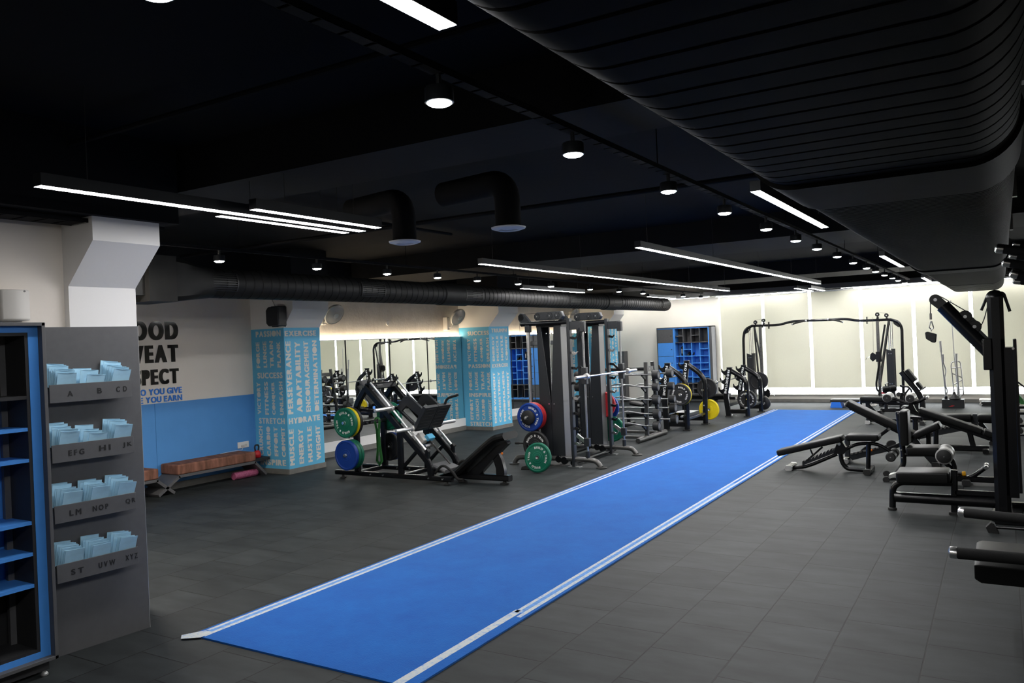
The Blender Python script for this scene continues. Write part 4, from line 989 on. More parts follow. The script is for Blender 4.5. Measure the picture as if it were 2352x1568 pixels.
# ================================================================== CABLE MACHINE WITH SMITH BAR
S1, S2 = 11.15, 12.55
t = SM = thing('smith_machine', 'graphite smith and cable machine with two shrouded weight towers', 'gym machine', (-6.1, 11.85, 0))
def side(Y, s):
    # long foot with curved ends
    part('base_tube', B().tube(rnd([(-6.86, Y, .02), (-6.80, Y, .11), (-6.66, Y, .125), (-5.52, Y, .125), (-5.38, Y, .11), (-5.31, Y, .02)], .12), .040, 14), 'gun', t)
    for x in (-6.86, -5.30): part('foot_plate', B().lathe([(.001, 0), (.07, 0), (.085, .006), (.085, .018), (.05, .024), (.001, .024)], (x, Y, 0), (0, 0, 1), 22), 'gun', t)
    part('upright', B().bar([(-5.76, Y, .01), (-5.76, Y, 2.32)], .10, .05, up=(1, 0, 0)), 'steelg', t)
    part('upright_foot', B().box((-5.86, Y-.06, 0), (-5.66, Y+.06, .012)), 'brushed', t)
    hk = B()
    for k in range(8):
        z = .35+k*.235
        part('bar_hook', B().prism([V((-5.73, Y, z)), V((-5.66, Y, z-.01)), V((-5.62, Y, z+.04)), V((-5.635, Y, z+.045)), V((-5.665, Y, z+.02)), V((-5.70, Y, z+.04)), V((-5.73, Y, z+.04))], (0, .022, 0)), 'steel' if k % 3 else 'brushed', t)
    part('top_arm', B().prism([V((-5.76, Y, 2.27)), V((-5.50, Y, 2.27)), V((-5.50, Y, 2.17)), V((-5.57, Y, 2.17)), V((-5.60, Y, 2.14)), V((-5.76, Y, 2.14))], (0, .05, 0)), 'steelg', t)
    part('rod_cap', B().box((-5.565, Y-.04, 2.10), (-5.485, Y+.04, 2.26)), 'steelg', t, bevel=.008)
    part('guide_rod', B().cyl((-5.525, Y, .18), (-5.525, Y, 2.12), .0165, 16), 'brushed', t)
    part('rod_foot', B().cyl((-5.525, Y, .12), (-5.525, Y, .26), .032, 16, .006), 'steelg', t)
    part('cable_post', B().cyl((-6.50, Y, .12), (-6.50, Y, 2.18), .033, 18), 'chrome', t)
    part('post_collar', B().box((-6.54, Y-.045, 2.13), (-6.46, Y+.045, 2.24)), 'steelg', t, bevel=.006)
    part('top_beam', B().cyl((-6.63, Y, 2.265), (-5.76, Y, 2.265), .036, 16, .004), 'steel', t)
    # pulley housings on top
    part('pulley_bracket', B().prism([V((-6.66, Y, 2.40)), V((-6.62, Y, 2.44)), V((-6.56, Y, 2.43)), V((-6.44, Y, 2.29)), V((-6.62, Y, 2.29)), V((-6.66, Y, 2.34))], (0, .06, 0)), 'steelg', t)
    part('pulley', B().cyl((-6.605, Y-.036, 2.375), (-6.605, Y+.036, 2.375), .05, 20, .004), 'steel', t)
    hx0, hx1 = -6.33, -5.84
    part('pulley_housing', B().prism([V((hx0, Y, 2.31)), V((hx1-.04, Y, 2.31)), V((hx1, Y, 2.36)), V((hx1-.03, Y, 2.44)), V((hx0+.02, Y, 2.44)), V((hx0-.03, Y, 2.40)), V((hx0-.03, Y, 2.35))], (0, .09, 0)), 'steelg', t, bevel=.01)
    for x in (hx0+.03, hx0+.26, hx1-.10):
        pl = part('pulley', B().lathe([(.014, -.008), (.045, -.008), (.045, 0), (.05, 0), (.05, -.012), (.014, -.012)], (x, Y-.047, 2.375), (0, -1, 0), 22, closed=True), 'steel', t)
        for k in range(5):
            a = 2*pi*k/5; part('spoke', B().obox((x+.027*cos(a), Y-.049, 2.375+.027*sin(a)), (cos(a), 0, sin(a)), (0, 1, 0), (-sin(a), 0, cos(a)), .04, .008, .008), 'steelg', pl)
        part('pulley_bolt', B().cyl((x, Y-.045, 2.375), (x, Y-.062, 2.375), .012, 8), 'chrome', pl)
    part('cable', B().tube([(-6.60, Y, 2.43), (-6.30, Y, 2.43)], .003, 5), 'cable', t)
    part('cable', B().tube([(-6.655, Y, 2.37), (-6.655, Y, .9)], .003, 5), 'cable', t)
    # tower: tapered shrouds, open V between them, closed below
    y0, y1 = Y+.05, Y+.26
    part('shroud', B().prism([V((-6.37, y0, 2.22)), V((-6.295, y0, 2.22)), V((-6.16, y0, .98)), V((-6.16, y0, .10)), V((-6.335, y0, .10))], (0, .012, 0)), 'steelg', t)
    part('shroud', B().prism([V((-6.06, y0, 2.22)), V((-5.94, y0, 2.22)), V((-5.94, y0, .10)), V((-6.155, y0, .10)), V((-6.155, y0, .98))], (0, .012, 0)), 'steelg', t)
    part('shroud_side', B().box((-5.952, y0+.006, .10), (-5.94, y1, 2.22)), 'shroud', t)
    part('shroud_side', B().box((-6.372, y0+.006, .10), (-6.36, y1, 2.22)), 'steelg', t)
    part('shroud_back', B().box((-6.37, y1-.01, .10), (-6.25, y1, 2.22)).box((-6.06, y1-.01, .10), (-5.94, y1, 2.22)), 'steelg', t)
    ws = part('weight_stack', B().box((-6.24, y0+.03, .16), (-6.06, y1-.03, 1.02)), 'steel', t)
    for k in range(18): part('stack_plate', B().box((-6.245, y0+.025, .165+k*.047), (-6.055, y1-.025, .165+k*.047+.040)), 'steel', ws)
    for x in (-6.20, -6.10): part('guide_rod', B().cyl((x, (y0+y1)/2, .1), (x, (y0+y1)/2, 2.25), .010, 10), 'chrome', t)
    part('tower_cap', B().box((-6.38, y0, 2.20), (-5.93, y1, 2.235)), 'steel', t)
    for z in (.98, 2.1, .14):
        for x in (-6.19, -6.10): part('bolt', B().cyl((x, y0-.006, z), (x, y0-.016, z), .011, 6), 'chrome', t)
    part('base_pulley', B().cyl((-6.02, Y-.05, .12), (-6.02, Y+.0, .12), .055, 18, .004), 'steel', t)
    part('base_pulley', B().cyl((-5.92, Y-.05, .10), (-5.92, Y+.0, .10), .06, 18, .004), 'steel', t)
    # storage pegs at the outside
    for z, L_ in ((.79, .3), (.35, .3)):
        part('storage_peg', B().cyl((-6.42, Y+s*.03, z), (-6.42, Y+s*L_, z), .0245, 14, .004), 'steel', t)
    part('peg_post', B().bar([(-6.42, Y, .12), (-6.42, Y, .90)], .06, .06, up=(1, 0, 0)), 'steel', t)
    # safety catch
    part('safety_catch', B().bar([(-5.70, Y, .50), (-5.50, Y, .36)], .03, .06).cyl((-5.53, Y-.03, .39), (-5.53, Y+.03, .39), .03, 14), 'brushed', t)
    part('catch_block', B().box((-5.57, Y-.035, .33), (-5.48, Y+.035, .46)), 'steelg', t, bevel=.006)
    part('carriage', B().box((-5.57, Y-.04, 1.29), (-5.48, Y+.04, 1.55)), 'steelg', t, bevel=.008)
side(S1, -1); side(S2, 1)
for x, z in ((-6.15, .125), (-6.15, 2.265), (-5.80, .06)): part('cross_beam', B().cyl((x, S1, z), (x, S2+.2, z), .036, 14), 'steel', t)
part('rear_panel_beam', B().bar([(-6.50, S1, 1.95), (-6.50, S2, 1.95)], .04, .07), 'steelg', t)
sb = part('smith_bar', B().cyl((-5.45, S1-.05, 1.415), (-5.45, S2+.05, 1.415), .014, 14), 'chrome', t)
for s, y in ((-1, S1), (1, S2)): part('bar_sleeve', B().cyl((-5.45, y+s*.07, 1.415), (-5.45, y+s*.46, 1.415), .024, 16, .004).cyl((-5.45, y+s*.05, 1.415), (-5.45, y+s*.13, 1.415), .045, 16, .004), 'brushed', sb)
for s, y in ((-1, S1), (1, S2)): part('bar_latch', B().bar([(-5.64, y-s*.09, 1.56), (-5.50, y-s*.09, 1.42)], .02, .035), 'steel', t)
G1 = 'bumper plates of the smith machine'
X = -6.42
q = onY(1226, 962, 10.93)
plate((X, 10.93, .79), (0, -1, 0), 'pblue', 'blue bumper plate, in front on the upper peg of the smith machine', start=92, grp=G1)
plate((X, 10.99, .79), (0, -1, 0), 'pred', 'red bumper plate right behind the blue one on the smith machine', text=False, grp=G1)
plate((X, 11.05, .79), (0, -1, 0), 'pred', 'second red bumper plate, innermost on the near upper peg', text=False, grp=G1)
plate((X, 10.865, .79), (0, -1, 0), 'pblack', 'small thick black disc hanging in front of the blue plate', r=.115, th=.06, text=False, grp=G1, small=True)
part('peg_end', B().cyl((X, 10.85, .79), (X, 10.80, .79), .022, 14, .004), 'brushed', SM)
pb_ = onY(1229, 1020, 10.93)
plate((pb_.x, 10.93, .35), (0, -1, 0), 'pblack', 'black bumper plate with white lettering on the lower peg of the smith machine', start=165, grp=G1)
gp = onZ(1232, 1087.5); lean = radians(8)
gc = V((gp.x, gp.y+.225*sin(lean)+.01, .225*cos(lean)+.012))
plate(gc, (0.0, -cos(lean), sin(lean)), 'pgreen', 'green bumper plate standing on the floor, leaning on the smith machine', start=112, grp=G1, up=(0, sin(lean), cos(lean)))
for k, (y, m, lab) in enumerate(((S2+.31, 'pred', 'red bumper plate on the far upper peg of the smith machine'), (S2+.37, 'pred', 'second red bumper plate on the far upper peg'), (S2+.45, 'pblue', 'blue bumper plate, outermost on the far upper peg'))):
    fq = onY(1385+(8 if k == 2 else 0), 929+(6 if k == 2 else 0), y-.1); plate(fq, (0, -1, 0), m, lab, text=False, grp=G1)
fq = onY(1405, 985, S2+.33); plate((fq.x, S2+.33, max(fq.z, .245)), (0, -1, 0), 'pgreen', 'dark green bumper plate low behind the far uprights of the smith machine', text=False, grp=G1)
part('storage_peg', B().cyl((-6.30, S2+.1, .93), (-6.30, S2+.42, .93), .0245, 14, .004), 'steel', SM)
part('storage_peg', B().cyl((-6.05, S2+.1, .30), (-6.05, S2+.42, .30), .0245, 14, .004), 'steel', SM)
# black handle and pad on the floor behind the green plate
hq = onZ(1198, 1078); solo('ankle_strap', B().prism([hq, hq+V((.14, .02, .0)), hq+V((.16, .03, .09)), hq+V((.02, 0, .05))], (0, .06, 0)), 'rubber', 'black wedge shaped block on the floor left of the leaning green plate', 'block', bevel=.008)
hb = onY(1186, 1017, 11.0); solo('grip_handle', B().cyl((hb.x, 11.0, hb.z), (hb.x+.2, 11.02, hb.z), .013, 12).cyl((hb.x-.02, 11.0, hb.z), (hb.x+.05, 11.0, hb.z), .02, 12, .004), 'rubber', 'black bar handle poking out left of the black bumper plate', 'handle')
# ================================================================== CURL BAR RACK
t = thing('barbell_rack', 'graphite two sided rack holding wavy and straight fixed barbells', 'barbell rack', (-6.4, 14.7, 0))
for X in (-5.87, -6.95):
    part('base_tube', B().cyl((X, 13.96, .05), (X, 15.40, .05), .05, 18, .01), 'gun', t)
    part('post', B().bar([(X, 14.42, .06), (X, 14.50, 1.49)], .075, .06, up=(0, 1, 0)), 'gun', t)
    part('post', B().bar([(X, 15.08, .06), (X, 14.84, 1.49)], .075, .06, up=(0, 1, 0)), 'gun', t)
    part('tie_plate', B().obox((X, 14.68, 1.36), (1, 0, 0), (0, 1, 0), (0, 0, 1), .05, .36, .09), 'gun', t)
    for y in (14.60, 14.76): part('bolt', B().cyl((X+.025, y, 1.36), (X+.034, y, 1.36), .016, 6), 'chrome', t)
part('top_tube', B().cyl((-5.87, 14.52, 1.36), (-6.95, 14.52, 1.36), .032, 16), 'steel', t)
part('bottom_tube', B().bar([(-5.87, 14.3, .07), (-6.95, 14.3, .07)], .06, .06), 'gun', t)
part('bottom_tube', B().bar([(-5.87, 15.1, .07), (-6.95, 15.1, .07)], .06, .06), 'gun', t)
near = [(14.30, 1.26), (14.27, 1.03), (14.27, .79), (14.28, .52), (14.24, .30)]
far = [(14.98, 1.25), (15.02, 1.0), (15.06, .74), (15.10, .56), (15.14, .33)]
def fixed_bar(y, z, r, wavy, lab, dx=0):
    o = thing('fixed_barbell', lab, 'barbell', (-6.42, y, z-r), 'fixed barbells on the rack')
    x0, x1 = -5.60+dx, -7.22+dx
    if wavy:
        xs = [x0-.03, x0-.30, x0-.50, x0-.66, (x0+x1)/2+.10, (x0+x1)/2-.10, x1+.66, x1+.50, x1+.30, x1+.03]
        zs = [0, 0, -.012, .05, .055, .055, .05, -.012, 0, 0]; zs = [0, 0, .0, .055, 0.0, 0.0, .055, .0, 0, 0]
        xs = [x0-.03, x0-.28, x0-.40, x0-.58, x0-.76, x1+.76, x1+.58, x1+.40, x1+.28, x1+.03]
        zs = [0, 0, .028, .062, .0, .0, .062, .028, 0, 0]
        part('bar', B().tube(rnd([(a, y-.5*c, z+c*.8) for a, c in zip(xs, zs)], .06, 4), .0135, 12), 'brushed', o)
    else: part('bar', B().cyl((x0-.03, y, z), (x1+.03, y, z), .0135, 12), 'brushed', o)
    for s, x in ((1, x0), (-1, x1)):
        hd = part('head', B().lathe([(.001, .115), (r*.72, .115), (r*.74, .118), (r*.92, .118), (r, .108), (r, .008), (r-.008, 0), (.001, 0)], (x-s*.055, y, z), (s, 0, 0), 30), 'rubber', o)
        cp = B(); cp.lathe([(.001, .002), (r*.64, .002), (r*.66, 0)], (x-s*.055+s*.1145, y, z), (s, 0, 0), 26)
        part('end_cap', cp, 'cabg', hd)
        if s > 0:
            a = random.uniform(-.6, .6); st = B()
            c_ = V((x-.055+.1175, y, z)); e1 = V((0, cos(a), sin(a))); e2 = V((0, -sin(a), cos(a)))
            st.prism([c_+e1*r*.30+e2*r*.45, c_+e1*r*.05+e2*r*.5, c_-e1*r*.3-e2*r*.4, c_-e1*r*.05-e2*r*.45], (.002, 0, 0))
            part('emblem', st, 'shroud', hd)
for k, (y, z) in enumerate(near):
    fixed_bar(y, z, [.088, .075, .088, .093, .088][k], k > 0 and k != 2 or k == 3, 'fixed barbell on the near side of the rack, %s from the top' % ORD[k])
for k, (y, z) in enumerate(far):
    fixed_bar(y, z, [.085, .075, .075, .09, .09][k], k in (1, 2), 'fixed barbell on the far side of the rack, %s from the top' % ORD[k], .02)
for X in (-5.87, -6.95):
    for k, (y, z) in enumerate(near): part('bar_hook', B().prism([V((X, y+.19, z-.14)), V((X, y+.17, z+.01)), V((X, y+.02, z-.015)), V((X, y-.03, z+.0)), V((X, y-.03, z-.02)), V((X, y+.03, z-.05))], (.035, 0, 0)), 'steel', t)
    for k, (y, z) in enumerate(far): part('bar_hook', B().prism([V((X, y-.14, z-.14)), V((X, y-.14, z+.01)), V((X, y-.02, z-.015)), V((X, y+.03, z+.0)), V((X, y+.03, z-.02)), V((X, y-.03, z-.05))], (.035, 0, 0)), 'steel', t)

# ================================================================== OLYMPIC BENCH PRESSES
def press(kind, Y0, Y1, P, lab):
    """P: X/z points of the side frame: top, bend, foot of the slanted upright; boom start, boom knee, post top, post foot"""
    (tx, tz), (mx_, mz), (fx, fz), (bx_, bz), (kx, kz), (px_, pz), (qx, qz) = P
    t = thing('press_bench', lab, 'bench press', ((tx+qx)/2, (Y0+Y1)/2, 0), 'bench press stations')
    for Y in (Y0, Y1):
        up = part('upright', B().bar(rnd([(fx, Y, .02), (mx_, Y, mz), (tx, Y, tz)], .12), .075, .12, up=(1, 0, 0)), 'steel', t)
        part('boom', B().sweep(rnd([(bx_-.04, Y, bz+.03), (kx, Y, kz), (px_, Y, pz), (qx, Y, qz+.02)], .22, 7), [(.055*cos(2*pi*j/14), .055*sin(2*pi*j/14)) for j in range(14)]), 'steel', t)
        part('floor_tube', B().bar([(fx, Y, .13), (qx, Y, .13)], .06, .10), 'steel', t)
        part('foot', B().box((fx-.075, Y-.055, 0), (fx+.075, Y+.055, .022)), 'rubber', t); part('foot', B().box((qx-.075, Y-.065, 0), (qx+.075, Y+.065, .022)), 'rubber', t)
        part('upright_cap', B().box((tx-.06, Y-.04, tz-.004), (tx+.062, Y+.04, tz+.012)), 'steelg', t)
        L = tz-mz
        for k, f in enumerate((.84, .50, .14)):
            z = mz+L*f; x = mx_+(tx-mx_)*f-.05
            part('bar_hook', B().prism([V((x, Y, z-.10)), V((x, Y, z+.06)), V((x-.05, Y, z+.02)), V((x-.09, Y, z+.025)), V((x-.115, Y, z+.085)), V((x-.13, Y, z+.08)), V((x-.125, Y, z+.0)), V((x-.07, Y, z-.06))], (0, .03, 0)), 'steel', t)
        # lettering down the camera side
        d = V((mx_-tx, 0, mz-tz)).normalized(); s = V((-d.z, 0, d.x))
        b = B(); o = V((tx, Y-.0385, tz))+d*.05-s*.026
        lettering(b, 'PRO BODYLINE', o, d, s, (L*1.0 if kind == 'flat' else L*.98)-.06, .052, .05, False, .10)
        part('lettering', b, 'ptext', up)
        for z in (pz*.78, .42): part('bolt', B().cyl((qx, Y-.05, z), (qx, Y-.064, z), .014, 6), 'chrome', t)
    part('cross_tube', B().bar([(fx, Y0, .28), (fx, Y1, .28)], .06, .09), 'steel', t)
    part('cross_tube', B().bar([(qx, Y0, .24), (qx, Y1, .24)], .06, .06), 'steel', t)
    return t
Y0, Y1 = 16.05, 17.25; yc = (Y0+Y1)/2
t = PB1 = press('incline', Y0, Y1, [(-6.01, 1.40), (-6.11, .70), (-6.08, .0), (-5.94, 1.28), (-5.74, 1.14), (-5.62, .97), (-5.64, .0)], 'incline bench press station with yellow plates, nearer one beside the curl bar rack')
part('back_pad', B().bar([(-6.30, yc, .94), (-6.78, yc, .42)], .30, .07, rc=.35), 'vinyl', t)
part('seat_pad', B().bar([(-6.80, yc, .46), (-7.10, yc, .52)], .32, .07, rc=.35), 'vinyl', t)
part('spine', B().bar([(-6.08, yc, .30), (-7.25, yc, .24)], .07, .09), 'steel', t)
part('spine_post', B().bar([(-6.85, yc, .26), (-6.85, yc, .44)], .08, .08, up=(1, 0, 0)), 'steel', t)
part('front_foot', B().bar([(-7.2, yc-.28, .05), (-7.2, yc+.28, .05)], .08, .08), 'steel', t)
part('front_foot', B().bar([(-7.2, yc, .08), (-7.2, yc, .26)], .07, .07, up=(1, 0, 0)), 'steel', t)
part('spotter_step', B().box((-6.02, yc-.30, .335), (-5.66, yc+.22, .347)), 'alu', t, bevel=.003)
part('step_bracket', B().box((-5.98, yc-.15, .16), (-5.86, yc+.1, .335)), 'steel', t)
part('back_brace', B().bar([(-6.08, yc, .34), (-6.46, yc, .72)], .06, .06), 'steel', t)
def olybar(X, z, ya, yb, lab):
    o = thing('olympic_barbell', lab, 'barbell', (X, (ya+yb)/2, z-.025))
    part('shaft', B().cyl((X, ya+.42, z), (X, yb-.42, z), .0145, 14), 'brushed', o)
    for s, y in ((1, ya), (-1, yb)): part('sleeve', B().cyl((X, y, z), (X, y+s*.42, z), .025, 16, .004).cyl((X, y+s*.415, z), (X, y+s*.45, z), .042, 18, .006), 'chrome', o)
    return o
olybar(-6.195, 1.075, 15.60, 17.78, 'chrome barbell resting on the hooks of the incline bench press station')
PG = 'bumper plates on the bench press stations'
for s, Y in ((-1, Y0), (1, Y1)):
    for z in (.75, .30): part('plate_peg', B().cyl((-5.70, Y+s*.04, z), (-5.70, Y+s*.155, z), .0245, 14, .004), 'brushed', PB1)
plate((-5.72, Y0-.15, .755), (0, -1, 0), 'pblack', 'black bumper plate facing the camera on the incline bench press station', start=100, grp=PG)
plate((-5.72, Y0-.09, .755), (0, -1, 0), 'pyellow', 'yellow bumper plate behind the black one on the incline bench press station', text=False, grp=PG)
plate((-5.63, Y1+.13, .78), (0, -1, 0), 'pblack', 'black bumper plate on the upper far peg of the incline bench press station', text=False, grp=PG)
plate((-5.60, Y1+.13, .31), (0, -1, 0), 'pyellow', 'yellow bumper plate on the lower far peg of the incline bench press station', text=False, grp=PG)
Y0, Y1 = 18.88, 20.1; yc = (Y0+Y1)/2
t = PB2 = press('flat', Y0, Y1, [(-5.54, 1.16), (-5.66, .53), (-5.60, .0), (-5.46, 1.05), (-5.24, .92), (-5.15, .80), (-5.155, .0)], 'flat bench press station with black plates only, farther one near the cable crossover')
part('back_pad', B().bar([(-5.75, yc, .46), (-6.95, yc, .46)], .30, .08, rc=.35), 'vinyl', t)
part('pad_rail', B().bar([(-5.6, yc, .39), (-6.95, yc, .39)], .08, .07), 'steel', t)
part('front_foot', B().bar(rnd([(-6.75, yc, .38), (-6.85, yc, .1), (-6.9, yc, .05)], .05), .07, .07, up=(1, 0, 0)), 'steel', t)
part('front_foot', B().bar([(-6.9, yc-.26, .045), (-6.9, yc+.26, .045)], .08, .08), 'steel', t)
olybar(-5.735, .845, 18.0, 20.98, 'chrome barbell resting on the hooks of the flat bench press station')
for s, Y in ((-1, Y0), (1, Y1)):
    for z in (.55, .22): part('plate_peg', B().cyl((-5.16, Y+s*.04, z), (-5.16, Y+s*.16, z), .0245, 14, .004), 'brushed', PB2)
    part('collar_clip', B().cyl((-5.16, Y+s*.05, .83 if s > 0 else .84), (-5.16, Y-.08, .84), .02, 10), 'chrome', PB2)
plate((-5.20, Y0+.12, .40), (0, -1, 0), 'pblack', 'black bumper plate behind the near post of the flat bench press station', start=60, grp=PG)
plate((-5.22, Y1+.13, .76), (0, -1, 0), 'pblack', 'big black bumper plate high on the far post of the flat bench press station', text=False, grp=PG)
plate((-5.12, Y1+.14, .20), (0, -1, 0), 'pblack', 'small black plate low on the far post of the flat bench press station', r=.16, th=.05, text=False, grp=PG, small=True)
cl = onZ(1682, 957); solo('spring_clip', B().tube([cl+V((.03*cos(a/3), .02*sin(a/3), .012+.0012*a)) for a in range(36)], .005, 6).tube([cl+V((.03, 0, .02)), cl+V((.10, -.03, .03))], .006, 6), 'chrome', 'chrome spring clip lying on the floor by the flat bench press foot', 'clip')

# ================================================================== CABLE CROSSOVER
YX = 22.0
t = thing('cable_crossover', 'black cable crossover with a bent pull up bar between two towers before the blinds', 'gym machine', (-4.1, YX, 0))
def Xp(x, y): return onY(x, y, YX)
topb = [Xp(x, y) for x, y in ((1726, 748), (1789, 746.5), (1817, 738), (1854, 736), (1910, 734), (1943, 732), (1971, 736.5), (2047, 733.5))]
for p in topb: p.z = p.z
part('top_bar', B().tube(rnd(topb, .25), .033, 14), 'steel', t)
for pts in (((1822, 744.5), (1836, 740), (1853, 736.5)), ((1904, 733), (1922, 735.5), (1937, 739.5))):
    q = [Xp(*p)+V((0, -.12, 0)) for p in pts]; part('pullup_grip', B().tube(q, .022, 10), 'foam', t)
    for e in (q[0], q[-1]): part('grip_cap', B().ball(e, .026, 10), 'chrome', t)
for (px, py) in ((1766, 747), (1991.5, 735.5)): q = Xp(px, py); part('joint_flange', B().box((q.x-.012, YX-.05, q.z-.09), (q.x+.012, YX+.05, q.z+.09)), 'steel', t)
def tower(outer, fan_, col, br, shr, pul, carz, s):
    o_ = [Xp(*p) for p in outer]; o_[-1].z = .04
    part('outer_tube', B().tube(rnd(o_, .16, 7), .036, 14), 'steel', t)
    f_ = [Xp(*p) for p in fan_]; part('gusset', B().prism(f_, (0, .02, 0)), 'steel', t)
    cb, ct = Xp(*col[0]), Xp(*col[1]); x = (cb.x+ct.x)/2
    cm = part('slide_column', B().bar([(x, YX-.25, .06), (x, YX-.25, ct.z)], .06, .07, up=(1, 0, 0)), 'gun', t)
    part('column_arm', B().bar([(x, YX-.25, ct.z-.03), (x, YX, ct.z)], .05, .05), 'steel', t)
    for k in range(14): part('adjust_hole', B().cyl((x, YX-.2805, .35+.11*k), (x, YX-.2835, .35+.11*k), .010, 8), 'ink', cm)
    for a, b_, dy in br: part('brace', B().tube([Xp(*a), Xp(*b_)+V((0, dy, 0))], .024, 12), 'steel', t)
    (x0, z1), (x1, z0) = (Xp(*shr[0]).x, Xp(*shr[0]).z), (Xp(*shr[1]).x, Xp(*shr[1]).z)
    xm = (x0+x1)/2
    part('shroud', B().prism([V((x0, YX-.08, z0+.0)), V((x0+.17, YX-.08, z0)), V((x0+.17, YX-.08, z1-.03)), V((x0+.12, YX-.08, z1-.045)), V((x0, YX-.08, z1))], (0, .012, 0)), 'steelg', t)
    part('shroud', B().obox((x1-.045, YX-.04, (z0+z1)/2), (.6, .8 if s > 0 else .8, 0), (0, 0, 1), (.8, -.6, 0), .11, z1-z0, .012), 'gun' if s > 0 else 'steelg', t)
    ws = part('weight_stack', B().box((x0+.03, YX-.06, .12), (x1-.04, YX+.08, 1.0)), 'steel', t)
    for z in (z1-.12, z0+.18):
        for dx in (.06, .11): part('bolt', B().cyl((x0+dx, YX-.085, z), (x0+dx, YX-.098, z), .012, 6), 'chrome', t)
    for dx in (-.045, .0, .045): part('guide_rod', B().cyl((xm+dx, YX, .1), (xm+dx, YX, o_[0].z-.02), .012, 8), 'chrome', t)
    for (px, py) in pul:
        q = Xp(px, py); q.z = q.z
        part('pulley', B().cyl(q-V((0, .02, 0)), q+V((0, .02, 0)), .052, 20, .004), 'steel', t)
        part('pulley_arm', B().prism([q, q+V((.04, 0, -.10)), q+V((-.03, 0, -.12))], (0, .03, 0)), 'steel', t)
        part('pulley_bolt', B().cyl(q-V((0, .02, 0)), q-V((0, .03, 0)), .014, 8), 'chrome', t)
    qa, qb = Xp(*pul[0]), Xp(*pul[1]); part('cable', B().tube([qa+V((0, 0, .05)), qb+V((0, 0, .05))], .003, 5), 'cable', t)
    part('cable', B().tube([(x+.10*s, YX-.25, ct.z+.1), (x+.12*s, YX-.25, carz)], .003, 5), 'cable', t)
    ca = part('carriage', B().box((x-.06, YX-.31, carz-.13), (x+.06, YX-.19, carz+.12)), 'steel', t, bevel=.008)
    part('carriage_pulley', B().prism([V((x-.06*s*-1, YX-.25, carz+.05)), V((x+.14*s, YX-.25, carz+.11)), V((x+.19*s, YX-.25, carz+.06)), V((x+.20*s, YX-.25, carz-.05)), V((x+.14*s, YX-.25, carz-.12)), V((x+.05*s, YX-.25, carz-.05))], (0, .04, 0)), 'steel', ca)
    part('carriage_hook', B().tube([(x+.19*s, YX-.25, carz), (x+.28*s, YX-.25, carz-.02), (x+.30*s, YX-.25, carz-.08)], .007, 6), 'chrome', ca)
    part('base_beam', B().bar([(x, YX-.3, .05), (x, YX+.25, .05)], .08, .07), 'steel', t)
    part('base_beam', B().bar([(min(x, o_[-1].x), YX, .05), (max(x, o_[-1].x), YX, .05)], .10, .08), 'steel', t)
tower([(1728, 748), (1711, 756), (1707.5, 775), (1712, 930)], [(1727, 749), (1713, 757), (1709, 768), (1718, 764), (1724, 757)], [(1757, 930), (1753, 750)],
      [((1732, 750), (1748, 900), -.1), ((1733, 750), (1752, 825), -.22)], [(1717, 811), (1740, 912)], [(1735, 740), (1753.5, 735.5)], .34, 1)
tower([(2044, 733.5), (2063, 738), (2071.5, 752), (2076, 930)], [(2049, 734), (2063, 739), (2070, 750), (2063, 751), (2053, 744)], [(2025, 925), (2019, 737)],
      [((2041, 736), (2021, 880), -.1), ((2042, 737), (2022, 905), -.3)], [(2036, 801), (2061, 897)], [(2015, 722), (2036, 724)], 1.24, -1)
part('brace_loop', B().tube(rnd([Xp(2036, 745)+V((0, -.3, 0)), Xp(2016, 880)+V((0, -.3, 0)), Xp(2018, 894)+V((0, -.3, 0)), Xp(2027, 900)+V((0, -.3, 0))], .12), .024, 12), 'steel', t)

# ================================================================== FAR LOCKERS AND CUPBOARD
YL = 22.60
def Lp(x, y): return onY(x, y, YL)
z6 = zpx(1380, 720, 5.057)
x0, x1 = Lp(1507.5, 753).x, Lp(1633.5, 748).x; ztop = 2.21; zbot = .06
t = thing('locker_unit', 'grey and blue locker unit with open cubbies against the far cream wall', 'locker', ((x0+x1)/2, (YL+YF)/2, 0))
sd = Lp(1627.5, 748).x; xdoor = Lp(*z6(838, 300)).x; xcub = Lp(*z6(860, 300)).x; xr_ = Lp(*z6(1243, 300)).x
part('carcass', B().box((x0, YL+.01, zbot), (x1, YF-.021, zbot+.03)).box((x0, YL, ztop-.025), (x1, YF-.021, ztop)).box((x0, YL, zbot), (x0+.02, YF-.021, ztop)).box((sd, YL, zbot), (x1, YF-.021, ztop)).box((x0, YF-.033, zbot), (x1, YF-.021, ztop)), 'cabg', t)
part('blue_frame', B().box((x0+.02, YL+.012, ztop-.05), (sd, YF-.1, ztop-.025)).box((xdoor, YL+.012, zbot+.03), (xcub, YF-.1, ztop-.05)).box((xr_, YL+.012, zbot+.03), (sd, YF-.1, ztop-.05)).box((x0+.02, YL+.012, zbot+.03), (sd, YF-.1, zbot+.075)), 'cabb', t)
def lz(y, x=700): return Lp(*z6(x, y)).z
dz = [ztop-.055, lz(343), lz(500), lz(655), lz(815), zbot+.08]
for k in range(5):
    d_ = part('door', B().box((x0+.025, YL+.002, dz[k+1]+.004), (xdoor-.006, YL+.022, dz[k]-.004)), 'cabg' if k in (0, 4) else 'cabb', t, 'charcoal door' if k in (0, 4) else 'blue door', bevel=.002)
    part('lock', B().cyl((xdoor-.055, YL+.002, (dz[k]+dz[k+1])/2), (xdoor-.055, YL-.012, (dz[k]+dz[k+1])/2), .014, 12), 'ink', d_)
xs = [xcub]+[Lp(*z6(x, 300)).x for x in (952, 1046, 1143)]+[xr_]
zr = [ztop-.05, lz(333, 1050), lz(810, 1050), zbot+.075]
